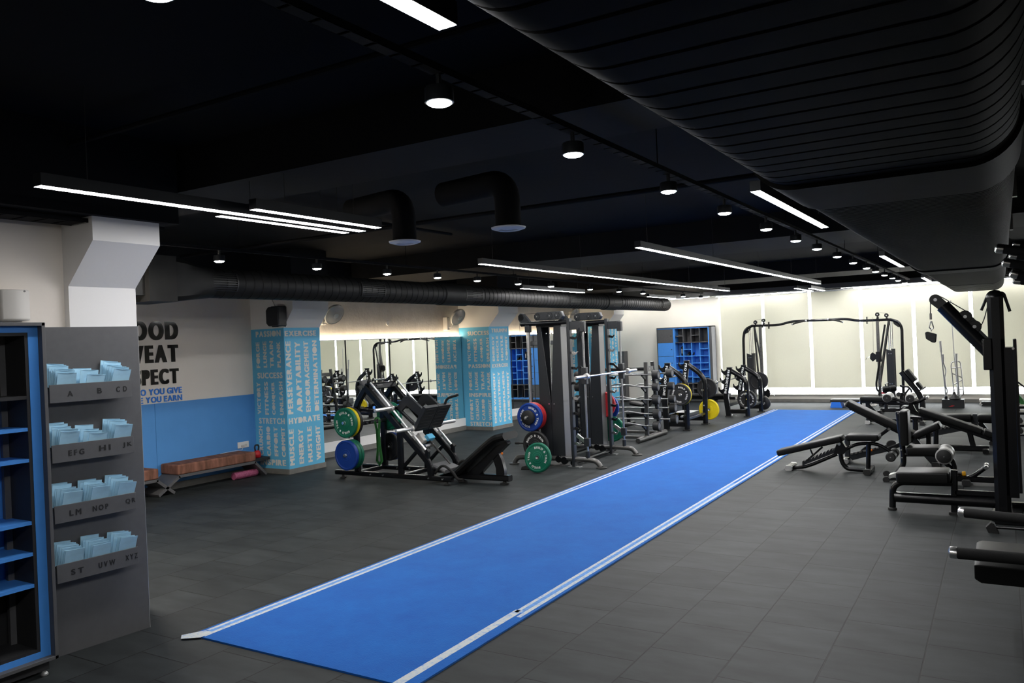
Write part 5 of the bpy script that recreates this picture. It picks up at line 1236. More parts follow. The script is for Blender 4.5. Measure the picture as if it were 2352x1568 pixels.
for k in range(1, 4):
    for a, c, mm in ((0, 1, 'cabg'), (1, 2, 'cabb'), (2, 3, 'cabg')): part('divider', B().box((xs[k]-.011, YL+.018, zr[c]), (xs[k]+.011, YF-.034, zr[a])), mm, t, 'blue divider' if mm == 'cabb' else None)
for k in range(4):
    part('back_panel', B().box((xs[k], YF-.05, zr[2]), (xs[k+1], YF-.034, zr[1])), 'cabb', t, 'blue back panel')
tops = [[255], [], [252], []]; blues = [[493, 575, 655, 733], [415, 493, 735, 620], [493, 575, 655, 740], [412, 493, 575, 650, 733]]; bots = [[870], [], [872], []]
for k in range(4):
    for y in tops[k]+bots[k]: part('shelf', B().box((xs[k]+.011, YL+.02, lz(y, 1050)-.012), (xs[k+1]-.011, YF-.034, lz(y, 1050)+.012)), 'cabg', t)
    for y in blues[k]: part('shelf', B().box((xs[k]+.011, YL+.02, lz(y, 1050)-.012), (xs[k+1]-.011, YF-.05, lz(y, 1050)+.012)), 'cabb', t, 'blue shelf')
for z in (zr[1], zr[2]): part('shelf', B().box((xcub, YL+.018, z-.012), (xr_, YF-.034, z+.012)), 'cabg', t)
part('plinth', B().box((x0+.02, YL+.05, 0), (x1-.02, YF-.03, zbot)), 'cabd', t)
zs_ = lz(493, 1050)+.012
solo('shaker_bottle', B().lathe([(.03, 0), (.034, .01), (.038, .20), (.04, .21), (.04, .25), (.015, .27), (.012, .29)], (xs[0]+.17, YL+.13, zs_), (0, 0, 1), 18).mat(1).box((xs[0]+.155, YL+.088, zs_+.07), (xs[0]+.185, YL+.094, zs_+.2)), ['ink', 'alu'], 'black bottle in the left column of cubbies of the locker unit', 'bottle')
sh = B()
for dx in (0, .11): sh.lathe([(.001, 0), (.045, .0), (.05, .03), (.035, .08), (.03, .085)], (xs[1]+.12+dx, YL+.12, zs_), (0, 0, 1), 14)
for k, dx in enumerate((0, .115)):
    b = B(); c = V((xs[1]+.12+dx, YL+.10, zs_))
    rings = []
    for y, w_, h_ in ((-.06, .015, .02), (-.045, .032, .045), (.0, .04, .06), (.06, .04, .10), (.12, .036, .11), (.15, .02, .10)):
        rings.append([c+V((w_*cos(2*pi*j/10), y, max(0, h_/2+h_/2*sin(2*pi*j/10)))) for j in range(10)])
    solo('shoe', loft(rings), 'ink', ('left' if k == 0 else 'right')+' black shoe in the second column of cubbies of the locker unit', 'shoe')
t = thing('storage_cupboard', 'tall dark grey cupboard in the corner behind the curl bar rack', 'cupboard', (-10.05, 22.85, 0))
part('body', B().box((-10.3, 22.72, .05), (-9.88, YF-.022, 1.55)), 'cabg', t, bevel=.004); part('door', B().box((-10.28, 22.70, .08), (-9.92, 22.72, 1.53)), 'cabg', t, bevel=.002)
part('plinth', B().box((-10.28, 22.75, 0), (-9.9, YF-.03, .05)), 'cabd', t); part('handle', B().box((-9.96, 22.685, .8), (-9.945, 22.70, 1.0)), 'ink', t)
# ================================================================== RIGHT SIDE BENCHES AND MACHINES
def PP(Y, *pts): return [onY(x, y, Y) for x, y in pts]
def pad(par, Y, a, c, w, th, nm='pad', m='vinyl', dy=0.0):
    p, q = PP(Y, a, c); p.y += dy; q.y += dy
    d = (q-p).normalized(); prof = []
    return part(nm, rpad(p, q, w, th), m, par)
def rpad(p, q, w, th):
    """upholstered pad: rounded box between p and q, width w along Y"""
    d = (q-p); L = d.length; d.normalize(); n = V((-d.z, 0, d.x)); y = V((0, 1, 0)); secs = []
    def ring(s, k):
        out = []; a = w/2-k; b = th/2-k*.6; r = min(.02, b)
        for cx, cy, a0 in ((a-r, b-r, 0), (-a+r, b-r, 90), (-a+r, -b+r, 180), (a-r, -b+r, 270)):
            for i in range(4):
                an = radians(a0+30*i); out.append(p+d*s+y*(cx+r*cos(an))+n*(cy+r*sin(an)))
        return out
    for s, k in ((0, .022), (.006, .010), (.020, 0), (L-.020, 0), (L-.006, .010), (L, .022)): secs.append(ring(s, k))
    return loft(secs)
def tubeY(par, nm, Y, pts, r, m='steel', rd=.08, zf=None):
    q = PP(Y, *pts)
    if zf is not None: q[-1].z = zf
    return part(nm, B().tube(rnd(q, rd, 6), r, 14), m, par)
def barY(par, nm, Y, pts, w, h, m='steel', rd=.06):
    q = rnd(PP(Y, *pts), rd, 5); d = q[-1]-q[0]
    return part(nm, B().bar(q, w, h, up=(0, 0, 1) if abs(d.x) > abs(d.z) else (1, 0, 0)), m, par)
def rollr(par, c, L, r, m='rollpad', nm='roller'):
    o = part(nm, B().lathe([(.02, 0), (r-.012, 0), (r, .012), (r, L*.46), (r-.006, L*.48), (r-.006, L*.52), (r, L*.54), (r, L-.012), (r-.012, L), (.02, L)], c, (0, 1, 0), 28), m, par)
    part('end_disc', B().lathe([(.001, -.004), (r*.8, -.004), (r*.86, 0)], c, (0, 1, 0), 24), 'rubber', o)
    part('end_bolt', B().cyl(V(c)-V((0, .004, 0)), V(c)-V((0, .012, 0)), .010, 8), 'chrome', o)
    return o
def tfoot(par, x, Y, w=.30, m='alu', z=.04):
    part('floor_foot', B().bar([(x, Y-w/2, z), (x, Y+w/2, z)], .09, .065), 'steel', par)
    for s in (-1, 1): part('foot_cap', B().bar([(x, Y+s*w/2, z), (x, Y+s*(w/2+.05), z)], .095, .07), m, par)
zA = zpx(1780, 900, 4.112); zB = zpx(1930, 900, 8.71); zC = zpx(2090, 920, 9.8); zD = zpx(1960, 840, 11.2); zE = zpx(2000, 560, 4.611)

# ---- decline bench nearest the turf
Y = 11.88
t = thing('decline_bench', 'black decline bench with ladder rail and leg roller, closest to the turf edge', 'bench', (-2.2, Y, 0), 'adjustable benches on the right')
part('back_pad', rpad(*PP(Y, (1789, 1038.5), (1937, 1005)), .30, .085), 'vinyl', t)
part('seat_pad', rpad(*PP(Y, (1947, 1003), (2021, 1003)), .30, .085), 'vinyl', t)
tubeY(t, 'main_tube', Y, [zA(150, 710), zA(260, 712), zA(350, 685), zA(590, 585)], .024)
b = B(); n = 9; a, c = PP(Y, zA(262, 672), zA(560, 545)); 
up = V((0, 0, .02)); P = [a-V((0, 0, .03))]
for i in range(n):
    f0 = a+(c-a)*(i/n); f1 = a+(c-a)*((i+.45)/n); f2 = a+(c-a)*((i+.55)/n); f3 = a+(c-a)*((i+1)/n); P += [f0+V((0, 0, .028)), f1+V((0, 0, .034)), f1-V((0, 0, .0)), f2-V((0, 0, .0))]
P += [c+V((0, 0, .03)), c-V((0, 0, .045))]
part('ladder_rail', B().prism(P, (0, .05, 0)), 'steelg', t)
tubeY(t, 'support_strut', Y, [zA(450, 518), zA(275, 670)], .013)
tubeY(t, 'support_strut', Y, [zA(335, 540), zA(360, 600)], .012)
part('hinge_bracket', B().prism(PP(Y, zA(590, 480), zA(635, 455), zA(660, 500), zA(690, 540), zA(655, 582), zA(560, 580), zA(568, 535)), (0, .09, 0)), 'steel', t)
q = PP(Y-.05, zA(607, 488))[0]; part('hinge_bolt', B().cyl(q, q-V((0, .02, 0)), .022, 12), 'chrome', t)
tubeY(t, 'front_tube', Y, [zA(620, 580), zA(630, 660), zA(680, 725), zA(860, 738)], .030, rd=.14)
q = PP(Y, zA(885, 480), zA(882, 740)); q[1].z = .06; part('front_post', B().cyl(q[1], q[0], .030, 16), 'steel', t)
tubeY(t, 'arch_tube', Y, [zA(655, 548), zA(770, 488), zA(960, 482), zA(1105, 570)], .024, rd=.12)
for s in (-1, 1):
    q = PP(Y, zA(1112, 592))[0]; q.y += .16*s-.09
    rollr(t, q, .18, .062, 'vinyl')
q = PP(Y, zA(1112, 592))[0]; part('roller_axle', B().cyl(q-V((0, .25, 0)), q+V((0, .25, 0)), .014, 10), 'chrome', t)
x = PP(Y, zA(155, 725))[0].x; tfoot(t, x, Y, .26); x = PP(Y, zA(890, 745))[0].x; tfoot(t, x, Y, .34, 'rubber')

# ---- incline bench behind it
Y = 12.72
t = thing('incline_bench', 'black incline bench with raised long back pad and notched side plates behind the decline bench', 'bench', (-1.5, Y, 0), 'adjustable benches on the right')
part('back_pad', rpad(*PP(Y, (1946, 924), (2101, 999)), .30, .09), 'vinyl', t)
barY(t, 'pad_rail', Y, [(1953, 935), (2098, 1007)], .10, .06)
part('seat_pad', rpad(*PP(Y, (2100, 1001), (2160, 974)), .32, .09), 'vinyl', t)
for dy in (-.06, .06):
    a = PP(Y+dy, zB(200, 1225), zB(930, 1055), zB(960, 1180), zB(240, 1365), zB(190, 1300)); part('notched_plate', B().prism(a, (0, .012, 0)), 'steelg', t)
nt = [PP(Y-.075, zB(230+k*85, 1232-k*19))[0] for k in range(8)]
for q in nt: part('notch', B().obox(q, (1, 0, .25), (0, 1, 0), (-.25, 0, 1), .035, .02, .022), 'shroud', t)
barY(t, 'support_arm', Y, [zB(975, 735), zB(790, 868)], .05, .05)
barY(t, 'support_arm', Y, [zB(790, 868), zB(385, 1230)], .04, .05)
q = PP(Y-.05, zB(978, 737))[0]; part('hinge_bolt', B().cyl(q, q-V((0, .03, 0)), .02, 12), 'chrome', t)
barY(t, 'spine', Y, [zB(230, 1310), zB(930, 1150), (2096, 1010)], .07, .06)
part('front_plate', B().prism(PP(Y, (2092, 1005), (2103, 1002), (2124, 1030), (2152, 1046), (2166, 1066), (2140, 1066), (2118, 1042)), (0, .06, 0)), 'steelg', t)
barY(t, 'seat_post', Y, [(2133, 990), (2133, 1030)], .07, .06)
tfoot(t, PP(Y, (2151, 1066))[0].x, Y, .30, 'rubber'); tfoot(t, PP(Y, zB(130, 1340))[0].x, Y, .30)
q = PP(Y, zB(140, 880), zB(150, 1290)); part('rear_post', B().bar([q[1], q[0]], .07, .075, up=(1, 0, 0)), 'steelg', t)
q = PP(Y-.16, zB(625, 1165))[0]; part('pull_pin', B().ball(q, .016), 'orange', t, 'orange pull pin')
q = PP(Y+.1, zB(1020, 1060))[0]; part('transport_wheel', B().lathe([(.02, 0), (.06, 0), (.07, .01), (.07, .04), (.06, .05), (.02, .05)], q, (0, 1, 0), 22), 'rubber', t)

# ---- sit-up bench with twin rollers
Y = 14.2
t = thing('sit_up_bench', 'long black sloping sit-up bench with grey foot rollers on its high end', 'bench', (-.8, Y, 0), 'adjustable benches on the right')
part('long_pad', rpad(*PP(Y, (2111, 941), (2257, 990)), .30, .085), 'vinyl', t)
part('end_pad', rpad(*PP(Y, (2258, 990), (2300, 1005)), .30, .085), 'vinyl', t)
barY(t, 'pad_rail', Y, [(2078, 940), (2110, 950), (2298, 1015)], .08, .065)
barY(t, 'leg', Y, [(2227, 992), (2237, 1030)], .07, .075)
q0 = PP(Y, (2140, 1037))[0]; q1 = PP(Y, (2272, 1036))[0]; q0.z = q1.z = .06
part('floor_tube', B().bar([q0, q1], .10, .085), 'steel', t)
for q in (q1, q0): part('floor_foot', B().bar([(q.x-.04, Y-.25, .045), (q.x-.04, Y+.25, .045)], .08, .07), 'steel', t)
barY(t, 'head_post', Y, [(2150, 962), (2150, 1036)], .07, .07)
part('roller_post', B().prism(PP(Y, zD(1440, 930), zD(1520, 960), zD(1640, 1180), zD(1560, 1190), zD(1300, 1090), zD(1420, 1030)), (0, .06, 0)), 'steel', t)
tubeY(t, 'roller_bar', Y, [zD(880, 800), zD(1020, 830), zD(1420, 980)], .024)
tubeY(t, 'roller_bar', Y, [zD(1500, 965), zD(1650, 935), zD(1880, 815)], .024)
for cx, cy in ((860, 828), (1452, 838)):
    c = PP(Y-.20, zD(cx, cy))[0]; rollr(t, c, .40, .068)
c = PP(Y, zD(1900, 810))[0]; part('grip_end', B().cyl(c-V((0, .10, 0)), c+V((0, .12, 0)), .022, 14, .004), 'chrome', t)
tubeY(t, 'handle_hook', Y, [zD(1250, 1080), zD(1290, 1030), zD(1400, 1040)], .016, 'brushed')

# ---- flat adjustable bench behind
Y = 15.2
t = thing('flat_bench', 'black adjustable bench set flat with two pads behind the sit-up bench', 'bench', (-.6, Y, 0), 'adjustable benches on the right')
part('back_pad', rpad(*PP(Y, (2120, 957), (2233, 957)), .32, .095), 'vinyl', t)
part('seat_pad', rpad(*PP(Y, (2246, 957), (2300, 959)), .32, .095), 'vinyl', t)
barY(t, 'pad_rail', Y, [(2083, 958), (2290, 968)], .08, .06)
q = PP(Y, (2102, 962))[0]; part('front_post', B().bar([(q.x, Y, .05), q], .07, .08, up=(1, 0, 0)), 'steel', t); tfoot(t, q.x, Y, .3, 'rubber')
part('hinge', B().prism(PP(Y, (2234, 950), (2244, 950), (2248, 972), (2231, 972)), (0, .1, 0)), 'steelg', t)
for dy in (-.06, .06): part('notched_plate', B().prism(PP(Y+dy, (2146, 985), (2200, 976), (2246, 972), (2246, 985), (2204, 990), (2138, 1003)), (0, .012, 0)), 'steelg', t)
for k in range(6): part('notch', B().obox(PP(Y-.075, (2153+9*k, 984-1.7*k))[0], (.5, 0, 1), (0, 1, 0), (-1, 0, .5), .055, .015, .024), 'shroud', t)
barY(t, 'rear_leg', Y, [(2250, 970), (2282, 1008)], .07, .07); q = PP(Y, (2280, 1010))[0]; tfoot(t, q.x, Y, .3, 'rubber')
barY(t, 'spine', Y, [(2103, 1006), (2200, 985), (2246, 980)], .06, .06)

# ---- flat bench on a low frame further back
Y = 17.9
t = thing('flat_bench', 'small flat black bench on a single stand, right of the far turf end', 'bench', (-2.0, Y, 0), 'adjustable benches on the right')
part('pad', rpad(*PP(Y, (1977, 915), (2060, 917)), .28, .09), 'vinyl', t)
barY(t, 'pad_rail', Y, [(1976, 922), (2110, 927)], .07, .06)
q = PP(Y, (1993, 924))[0]; part('front_post', B().bar([(q.x, Y, .05), q], .06, .08, up=(1, 0, 0)), 'steel', t); tfoot(t, q.x, Y, .26)
barY(t, 'brace', Y, [(1995, 930), (2010, 945)], .05, .05)
q2 = PP(Y, (2105, 928))[0]; part('rear_post', B().bar([(q2.x, Y, .05), q2], .06, .07, up=(1, 0, 0)), 'steel', t); tfoot(t, q2.x+.1, Y, .26, 'rubber')
part('floor_tube', B().bar([(q.x, Y, .07), (q2.x+.1, Y, .07)], .06, .06), 'steel', t)
tubeY(t, 'handle', Y, [(1978, 923), (1976, 950)], .018)
part('grip_knob', B().cyl(PP(Y-.06, (1999, 927))[0], PP(Y-.06, (2003, 925))[0], .016, 10), 'chrome', t)

# ---- seated leg machine
Y = 11.35
t = thing('leg_extension', 'black seated leg machine with upright back pad, grey roller and yellow knob', 'gym machine', (-.9, Y, 0))
part('back_pad', rpad(*PP(Y, zA(1222, 170), zA(1235, 492)), .34, .10), 'vinyl', t)
tubeY(t, 'back_frame', Y, [zA(1165, 185), zA(1200, 480), zA(1215, 600), zA(1215, 690), zA(1150, 770)], .034, rd=.12)
for k, (x, y) in enumerate(((1150, 200), (1178, 250), (1196, 436), (1180, 545), (1188, 618))):
    q = PP(Y-.035, zA(x+12, y))[0]; part('bolt', B().cyl(q, q-V((0, .012, 0)), .010, 8), 'chrome', t)
part('seat_pad', rpad(*PP(Y, zA(1250, 545), zA(1560, 548)), .36, .105), 'vinyl', t)
tubeY(t, 'seat_tube', Y, [zA(1215, 590), zA(1500, 590), zA(1560, 630), zA(1690, 740)], .026)
q = PP(Y, zA(1170, 780))[0]
part('floor_tube', B().bar(rnd([(q.x, Y, q.z), (q.x+.02, Y, .07), (.05, Y, .07)], .1), .07, .07), 'steel', t)
part('wheel_bracket', B().obox((q.x-.03, Y-.06, .10), (1, 0, .4), (0, 1, 0), (-.4, 0, 1), .14, .16, .04), 'alu', t)
for x, y in ((1052, 772), (1050, 828)):
    w_ = PP(Y-.12 if y > 800 else Y+.12, zA(x, y))[0]; part('transport_wheel', B().lathe([(.012, 0), (.036, 0), (.042, .006), (.042, .034), (.036, .04), (.012, .04)], w_, (0, 1, 0), 20), 'rubber', t)
    part('wheel_fork', B().bar([w_+V((0, .02, 0)), w_+V((.12, .02, .01))], .03, .03), 'steel', t)
c = PP(Y-.24, zA(1596, 610))[0]; rollr(t, c, .44, .098)
tubeY(t, 'lever', Y, [zA(1650, 610), zA(1695, 680), zA(1700, 760), zA(1740, 790), zA(1810, 815), zA(1880, 790), zA(1985, 715)], .027, rd=.10)
c = PP(Y, zA(1995, 700))[0]; part('plate_sleeve', B().cyl(c-V((0, .13, 0)), c+V((0, .13, 0)), .026, 16, .005).lathe([(.036, -.006), (.036, .006)], c-V((0, .02, 0)), (0, 1, 0), 18), 'chrome', t)
q = PP(Y-.06, zA(1785, 770))[0]; part('adjuster_knob', B().lathe([(.001, -.02), (.024, -.02), (.028, -.012), (.028, .012), (.024, .02), (.001, .02)], q, (1, 0, .1), 18), 'yellow', t, 'yellow knob')
part('knob_pin', B().cyl(q, q+V((-.10, 0, .005)), .009, 8), 'steel', t)
q = PP(Y, zA(1810, 830))[0]; part('lever_stop', B().bar([(q.x, Y, .06), q], .05, .06, up=(1, 0, 0)), 'steel', t)
tfoot(t, q.x, Y, .2, 'rubber')

# ---- lat pulldown tower
Y = 9.55
t = thing('lat_pulldown', 'tall black pulldown tower with slanted arm, hanging handle and low padded seat', 'gym machine', (-.3, Y, 0))
xl, xr2 = PP(Y, (2279, 1000))[0].x, PP(Y, (2317, 1000))[0].x; xm = (xl+xr2)/2; w_ = xr2-xl; ztp = PP(Y, (2295, 668))[0].z
part('column', B().bar([(xm, Y, .06), (xm, Y, ztp-.06)], .17, w_, up=(1, 0, 0), rc=.25).lathe([(w_/2+.008, 0), (w_/2+.008, .02), (w_*.46, .05), (w_*.3, .075), (.001, .085)], (xm, Y, ztp-.07), (0, 0, 1), 24), 'steel', t)
for a, c in ((zE(1250, 515), zE(1170, 705)), (zE(1405, 515), zE(1474, 715))):
    p, q = PP(Y, a, c); part('bar_prong', B().bar(rnd([V((xm, Y, ztp-.02)), p, q], .03), .03, .028), 'steel', t)
part('column_collar', B().box((xl-.05, Y-.10, PP(Y, zE(1240, 1330))[0].z), (xl+.03, Y+.10, PP(Y, zE(1240, 1000))[0].z)), 'steel', t, bevel=.008)
a, c = PP(Y, zE(762, 655), zE(1262, 1150)); d = (c-a).normalized(); nn = V((-d.z, 0, d.x))
part('arm', B().sweep([a+d*.0, a+d*.02, a+d*.06, c], [(.068*cos(2*pi*j/20), .070*sin(2*pi*j/20)) for j in range(20)]), 'steel', t, bevel=0)
part('arm_top_rail', B().bar([a+nn*.075+d*.18, c+nn*.075], .05, .03), 'steelg', t)
hp = PP(Y, zE(685, 592))[0]
part('head_plate', B().prism([hp+V((.058*cos(radians(x)), 0, .058*sin(radians(x)))) for x in range(60, 250, 19)]+[a+d*.16-nn*.03, a+d*.16+nn*.06], (0, .05, 0)), 'steel', t)
part('pulley_bolt', B().cyl(hp-V((0, .025, 0)), hp-V((0, .035, 0)), .017, 14), 'brushed', t)
p1, p2 = PP(Y, zE(1000, 770), zE(1100, 875))
hb = B()
for p in (p1, p2): hb.cyl(p-V((0, .03, 0)), p+V((0, .03, 0)), .064, 26, .005)
part('pulley_housing', hb.prism([p1+nn*.05, p2+nn*.05, p2-nn*.09, p1-nn*.09-d*.05], (0, .055, 0)), 'steel', t)
for p in (p1, p2): part('pulley_bolt', B().cyl(p-V((0, .03, 0)), p-V((0, .042, 0)), .017, 14), 'brushed', t)
part('cable', B().tube(PP(Y, zE(632, 740), zE(632, 620), zE(645, 560), zE(700, 540), zE(760, 568), zE(1010, 712)), .0055, 6), 'cable', t)
part('cable', B().tube(rnd(PP(Y, zE(1168, 868), zE(1200, 800), zE(1240, 650)), .05), .0055, 6), 'cable', t)
part('arm_strut', B().cyl(PP(Y, zE(830, 630))[0], PP(Y, zE(845, 600))[0], .008, 8), 'chrome', t)
x0, x1 = PP(Y, (2320, 900))[0].x, PP(Y, (2335, 900))[0].x; z0, z1 = PP(Y, (2335, 1125))[0].z, PP(Y, (2335, 785))[0].z
part('stack_guard', B().box((xr2-.01, Y-.17, z0-.05), (x1-.012, Y+.17, z1-.05)), 'steel', t)
part('stack_guard', B().bar([(x1, Y, z0), (x1, Y, z1+.03)], .36, .03, up=(1, 0, 0)), 'steel', t)
q = PP(Y-.19, (2327, 800))[0]; part('bolt', B().cyl(q, q-V((0, .012, 0)), .012, 8), 'chrome', t)
# seat and base
part('seat_pad', rpad(*PP(Y, zA(1160, 783), zA(1655, 790)), .40, .12), 'vinyl', t)
q = PP(Y, zA(1112, 1135), zA(1113, 900), zA(1180, 848), zA(1680, 862)); q[0].z = .02
part('front_leg', B().tube(rnd(q, .12, 7), .034, 16), 'steel', t)
part('leg_foot', B().cyl((q[0].x, Y, 0), (q[0].x, Y, .03), .045, 18, .006), 'rubber', t)
q = PP(Y, zA(1695, 735), zA(1697, 1160)); q[1].z = .02
part('rear_post', B().bar([q[1], q[0]], .06, .062, up=(1, 0, 0)), 'steel', t); part('leg_foot', B().box((q[1].x-.05, Y-.05, 0), (q[1].x+.05, Y+.05, .024)), 'rubber', t)
q = PP(Y, zA(1135, 1072), zA(2100, 1095)); part('floor_beam', B().tube([V((q[0].x, Y, .145)), V((xl+.02, Y, .145))], .056, 18), 'steel', t)
q = PP(Y, zA(1705, 945), zA(2100, 960)); part('link_tube', B().bar([V((q[0].x, Y, q[0].z)), V((xl+.02, Y, q[0].z))], .06, .055), 'steel', t)
part('base_plate', B().box((xl-.03, Y-.36, 0), (xr2+.10, Y+.36, .05)), 'steel', t, bevel=.01)
for s in (-1, 1): part('base_leg', B().bar([(xr2, Y+s*.3, .06), (xr2+.75, Y+s*.34, .06)], .10, .09), 'steel', t); part('leg_cap', B().bar([(xr2+.14, Y+s*.3-.1*s*0, .055), (xr2+.30, Y+s*.31, .055)], .12, .10), 'shroud', t)
# hanging handle: a separate attachment
t = thing('pulldown_attachment', 'black wedge grip hanging on a snap hook from the pulldown arm', 'handle', PP(Y, (2140, 787))[0])
h = PP(Y, zE(575, 938), zE(600, 928), zE(700, 955), zE(693, 1035), zE(680, 1047), zE(650, 1042), zE(585, 1003))
part('grip', B().prism(h, (0, .07, 0)), 'rubber', t, bevel=.008)
part('snap_hook', B().tube(rnd(PP(Y, zE(640, 925), zE(642, 900), zE(618, 890), zE(632, 820), zE(645, 820), zE(665, 890), zE(645, 905)), .02, 4), .006, 8), 'brushed', t)
part('ferrule', B().cyl(PP(Y, zE(636, 800))[0], PP(Y, zE(634, 735))[0], .012, 10), 'shroud', t)

# ---- seated machine near the far blinds
Y = 20.1
t = thing('back_extension', 'black back extension machine with grey angled pad in front of the right crossover tower', 'gym machine', (-1.9, Y, 0))
barY(t, 'slanted_beam', Y, [zD(1230, 150), zD(1680, 700), zD(1780, 900), zD(1790, 1085)], .10, .11, rd=.22)
part('hip_pad', rpad(*PP(Y, zD(1370, 100), zD(1600, 385)), .36, .09), 'vinyl', t, 'grey shining angled pad')
part('lower_pad', rpad(*PP(Y, zD(1630, 420), zD(1770, 590)), .30, .07), 'vinyl', t)
tubeY(t, 'side_handle', Y-.2, [zD(1690, 640), zD(1800, 585), zD(1860, 540)], .016)
tubeY(t, 'hand_loop', Y-.1, [zD(1215, 490), zD(1225, 530), zD(1420, 540), zD(1490, 620), zD(1500, 700)], .020)
tubeY(t, 'brace', Y, [zD(1290, 770), zD(1440, 580)], .022)
q = PP(Y, zD(1245, 690), zD(1225, 1110)); q[1].z = .03; part('front_post', B().bar([q[1], q[0]], .06, .07, up=(1, 0, 0)), 'steel', t)
q = PP(Y, zD(840, 900), zD(835, 1140)); part('roller_post', B().bar([V((q[0].x, Y, .06)), q[0]], .06, .07, up=(1, 0, 0)), 'steel', t)
a, c = PP(Y, zD(710, 1170), zD(1830, 1100)); part('floor_beam', B().bar([(a.x, Y, .07), (c.x, Y, .07)], .08, .08), 'steel', t)
for x in (a.x, c.x): part('floor_foot', B().bar([(x, Y-.3, .045), (x, Y+.3, .045)], .08, .08), 'steel', t)
part('ankle_post', B().bar([V((q[0].x, Y, .45)), PP(Y, zD(850, 620))[0]], .05, .06, up=(1, 0, 0)), 'steel', t)
for cx, cy, L in ((830, 610, .16), (1010, 590, .2)):
    c = PP(Y-.1, zD(cx, cy))[0]; part('ankle_pad', B().cyl(c-V((.07, 0, 0)), c+V((.07, .05, .01)), .07, 20, .02), 'vinyl', t)
tubeY(t, 'pin', Y, [zD(830, 470), zD(890, 420)], .014, 'brushed')
tubeY(t, 'pin', Y, [zD(820, 470), zD(850, 560)], .014)
q = PP(Y-.1, zD(1165, 735))[0]; part('counter_wheel', B().cyl(q, q+V((0, .05, 0)), .05, 18, .006), 'rubber', t)
q = PP(Y, zD(775, 695))[0]; part('safety_tag', B().box(q-V((.04, .02, .02)), q+V((.04, .02, .02))), 'redp', t, 'red tag')

# ---- bar holder with specialty bars
YB_ = 21.45
zG = zpx(2120, 760, 8.25)
a = onZ(2163, 937); c = onZ(2215, 937); x0, x1 = PP(YB_, zG(358, 1400))[0].x, PP(YB_, zG(783, 1400))[0].x
t = thing('bar_holder', 'black low box holding upright chrome bars in front of the blinds', 'bar holder', ((x0+x1)/2, YB_+.15, 0))
part('box', B().box((x0, YB_, .0), (x1, YB_+.32, .20)), 'steelg', t, bevel=.006)
part('red_emblem', B().prism(PP(YB_-.001, zG(480, 1432), zG(545, 1412), zG(600, 1412), zG(560, 1428)), (0, .002, 0)), 'redp', t, 'red emblem')
for zx in (440, 690, 600): q = PP(YB_+.15, zG(zx, 1310))[0]; part('socket_tube', B().cyl((q.x, YB_+.15, .19), (q.x, YB_+.15, .27), .035, 16), 'steel', t)
YS = YB_+.15
def sbar(nm, lab, pts, r, ex=None):
    q = PP(YS, *[zG(*p) for p in pts]); q[-1].z = .205
    o = thing(nm, lab, 'barbell', q[-1], 'specialty bars in the bar holder')
    part('shaft', B().tube(q if ex is None else rnd(q, ex), r, 12), 'brushed', o)
    d = (q[0]-q[1]).normalized(); return o, q, d
o, q, d = sbar('curl_bar', 'tall straight chrome bar, leftmost in the black bar holder', [(325, 190), (345, 395), (440, 1315)], .016)
part('sleeve', B().cyl(q[0], q[1], .027, 14, .004), 'brushed', o)
o, q, d = sbar('curl_bar', 'wavy chrome curl bar, second from the left in the black bar holder', [(378, 440), (388, 600), (440, 750), (410, 870), (430, 1050), (465, 1130), (440, 1200), (445, 1315)], .015, .05)
part('sleeve', B().cyl(q[0], q[1], .026, 14, .004), 'brushed', o)
o, q, d = sbar('straight_bar', 'thin long bar standing highest in the black bar holder', [(548, -180), (585, 390), (600, 560), (650, 1100), (665, 1315)], .012)
q = PP(YS-.04, *[zG(*p) for p in ((632, 425), (634, 585), (690, 1315))]); q[-1].z = .205
o = thing('swiss_bar', 'chrome ladder framed bar with rungs, right in the black bar holder', 'barbell', q[-1], 'specialty bars in the bar holder')
part('sleeve', B().cyl(q[0], q[1], .03, 14, .004), 'brushed', o); part('shaft', B().tube([q[1], q[2]], .022, 12), 'brushed', o)
loop = PP(YS-.04, *[zG(*p) for p in ((600, 575), (555, 585), (530, 630), (590, 1170), (625, 1230), (735, 1220), (772, 1185), (715, 620), (695, 580), (650, 575))])
part('outer_frame', B().tube(rnd(loop, .06, 5), .014, 10), 'brushed', o)
for pa, pb2 in (((540, 700), (717, 685)), ((555, 800), (740, 880)), ((580, 1015), (742, 920)), ((590, 1115), (765, 1105))): part('rung', B().tube(PP(YS-.04, zG(*pa), zG(*pb2)), .012, 8), 'brushed', o)
q = PP(YS-.12, zG(595, 1300))[0]; solo('strap_bundle', B().lathe([(.10, 0), (.13, .02), (.08, .07), (.035, .12), (.03, .17), (.001, .18)], (q.x, YS-.08, .201), (0, 0, 1), 16), 'rubber', 'black strap bundle lying on top of the black bar holder', 'strap')

# ---- aerobic steps
def step(x0, x1, y0, y1, h, mr, mt, lab):
    t = thing('aerobic_step', lab, 'step', ((x0+x1)/2, (y0+y1)/2, 0), 'aerobic steps by the blinds')
    part('top', B().box((x0, y0, h-.06), (x1, y1, h)), mt, t, bevel=.012)
    for a in (x0, x1-.26):
        part('riser', B().prism([V((a, (y0+y1)/2, 0)), V((a+.28, (y0+y1)/2, 0)), V((a+.24, (y0+y1)/2, h-.06)), V((a+.03, (y0+y1)/2, h-.06))], (0, y1-y0, 0)), mr, t)
x0 = onZ(1907, 936).x; y0 = onZ(1907, 936).y
step(x0, x0+.68, y0, y0+.36, .20, 'bluep', 'rubber', 'black aerobic step on blue risers, off the far end of the turf')
step(x0-.1, x0+.95, y0+.55, y0+.95, .16, 'fanw', 'shroud', 'pale grey aerobic step along the far wall behind the black one')
a = onZ(2254, 932); step(a.x, a.x+.6, a.y, a.y+.3, .10, 'rubber', 'rubber', 'low black step half hidden behind the pulldown column')
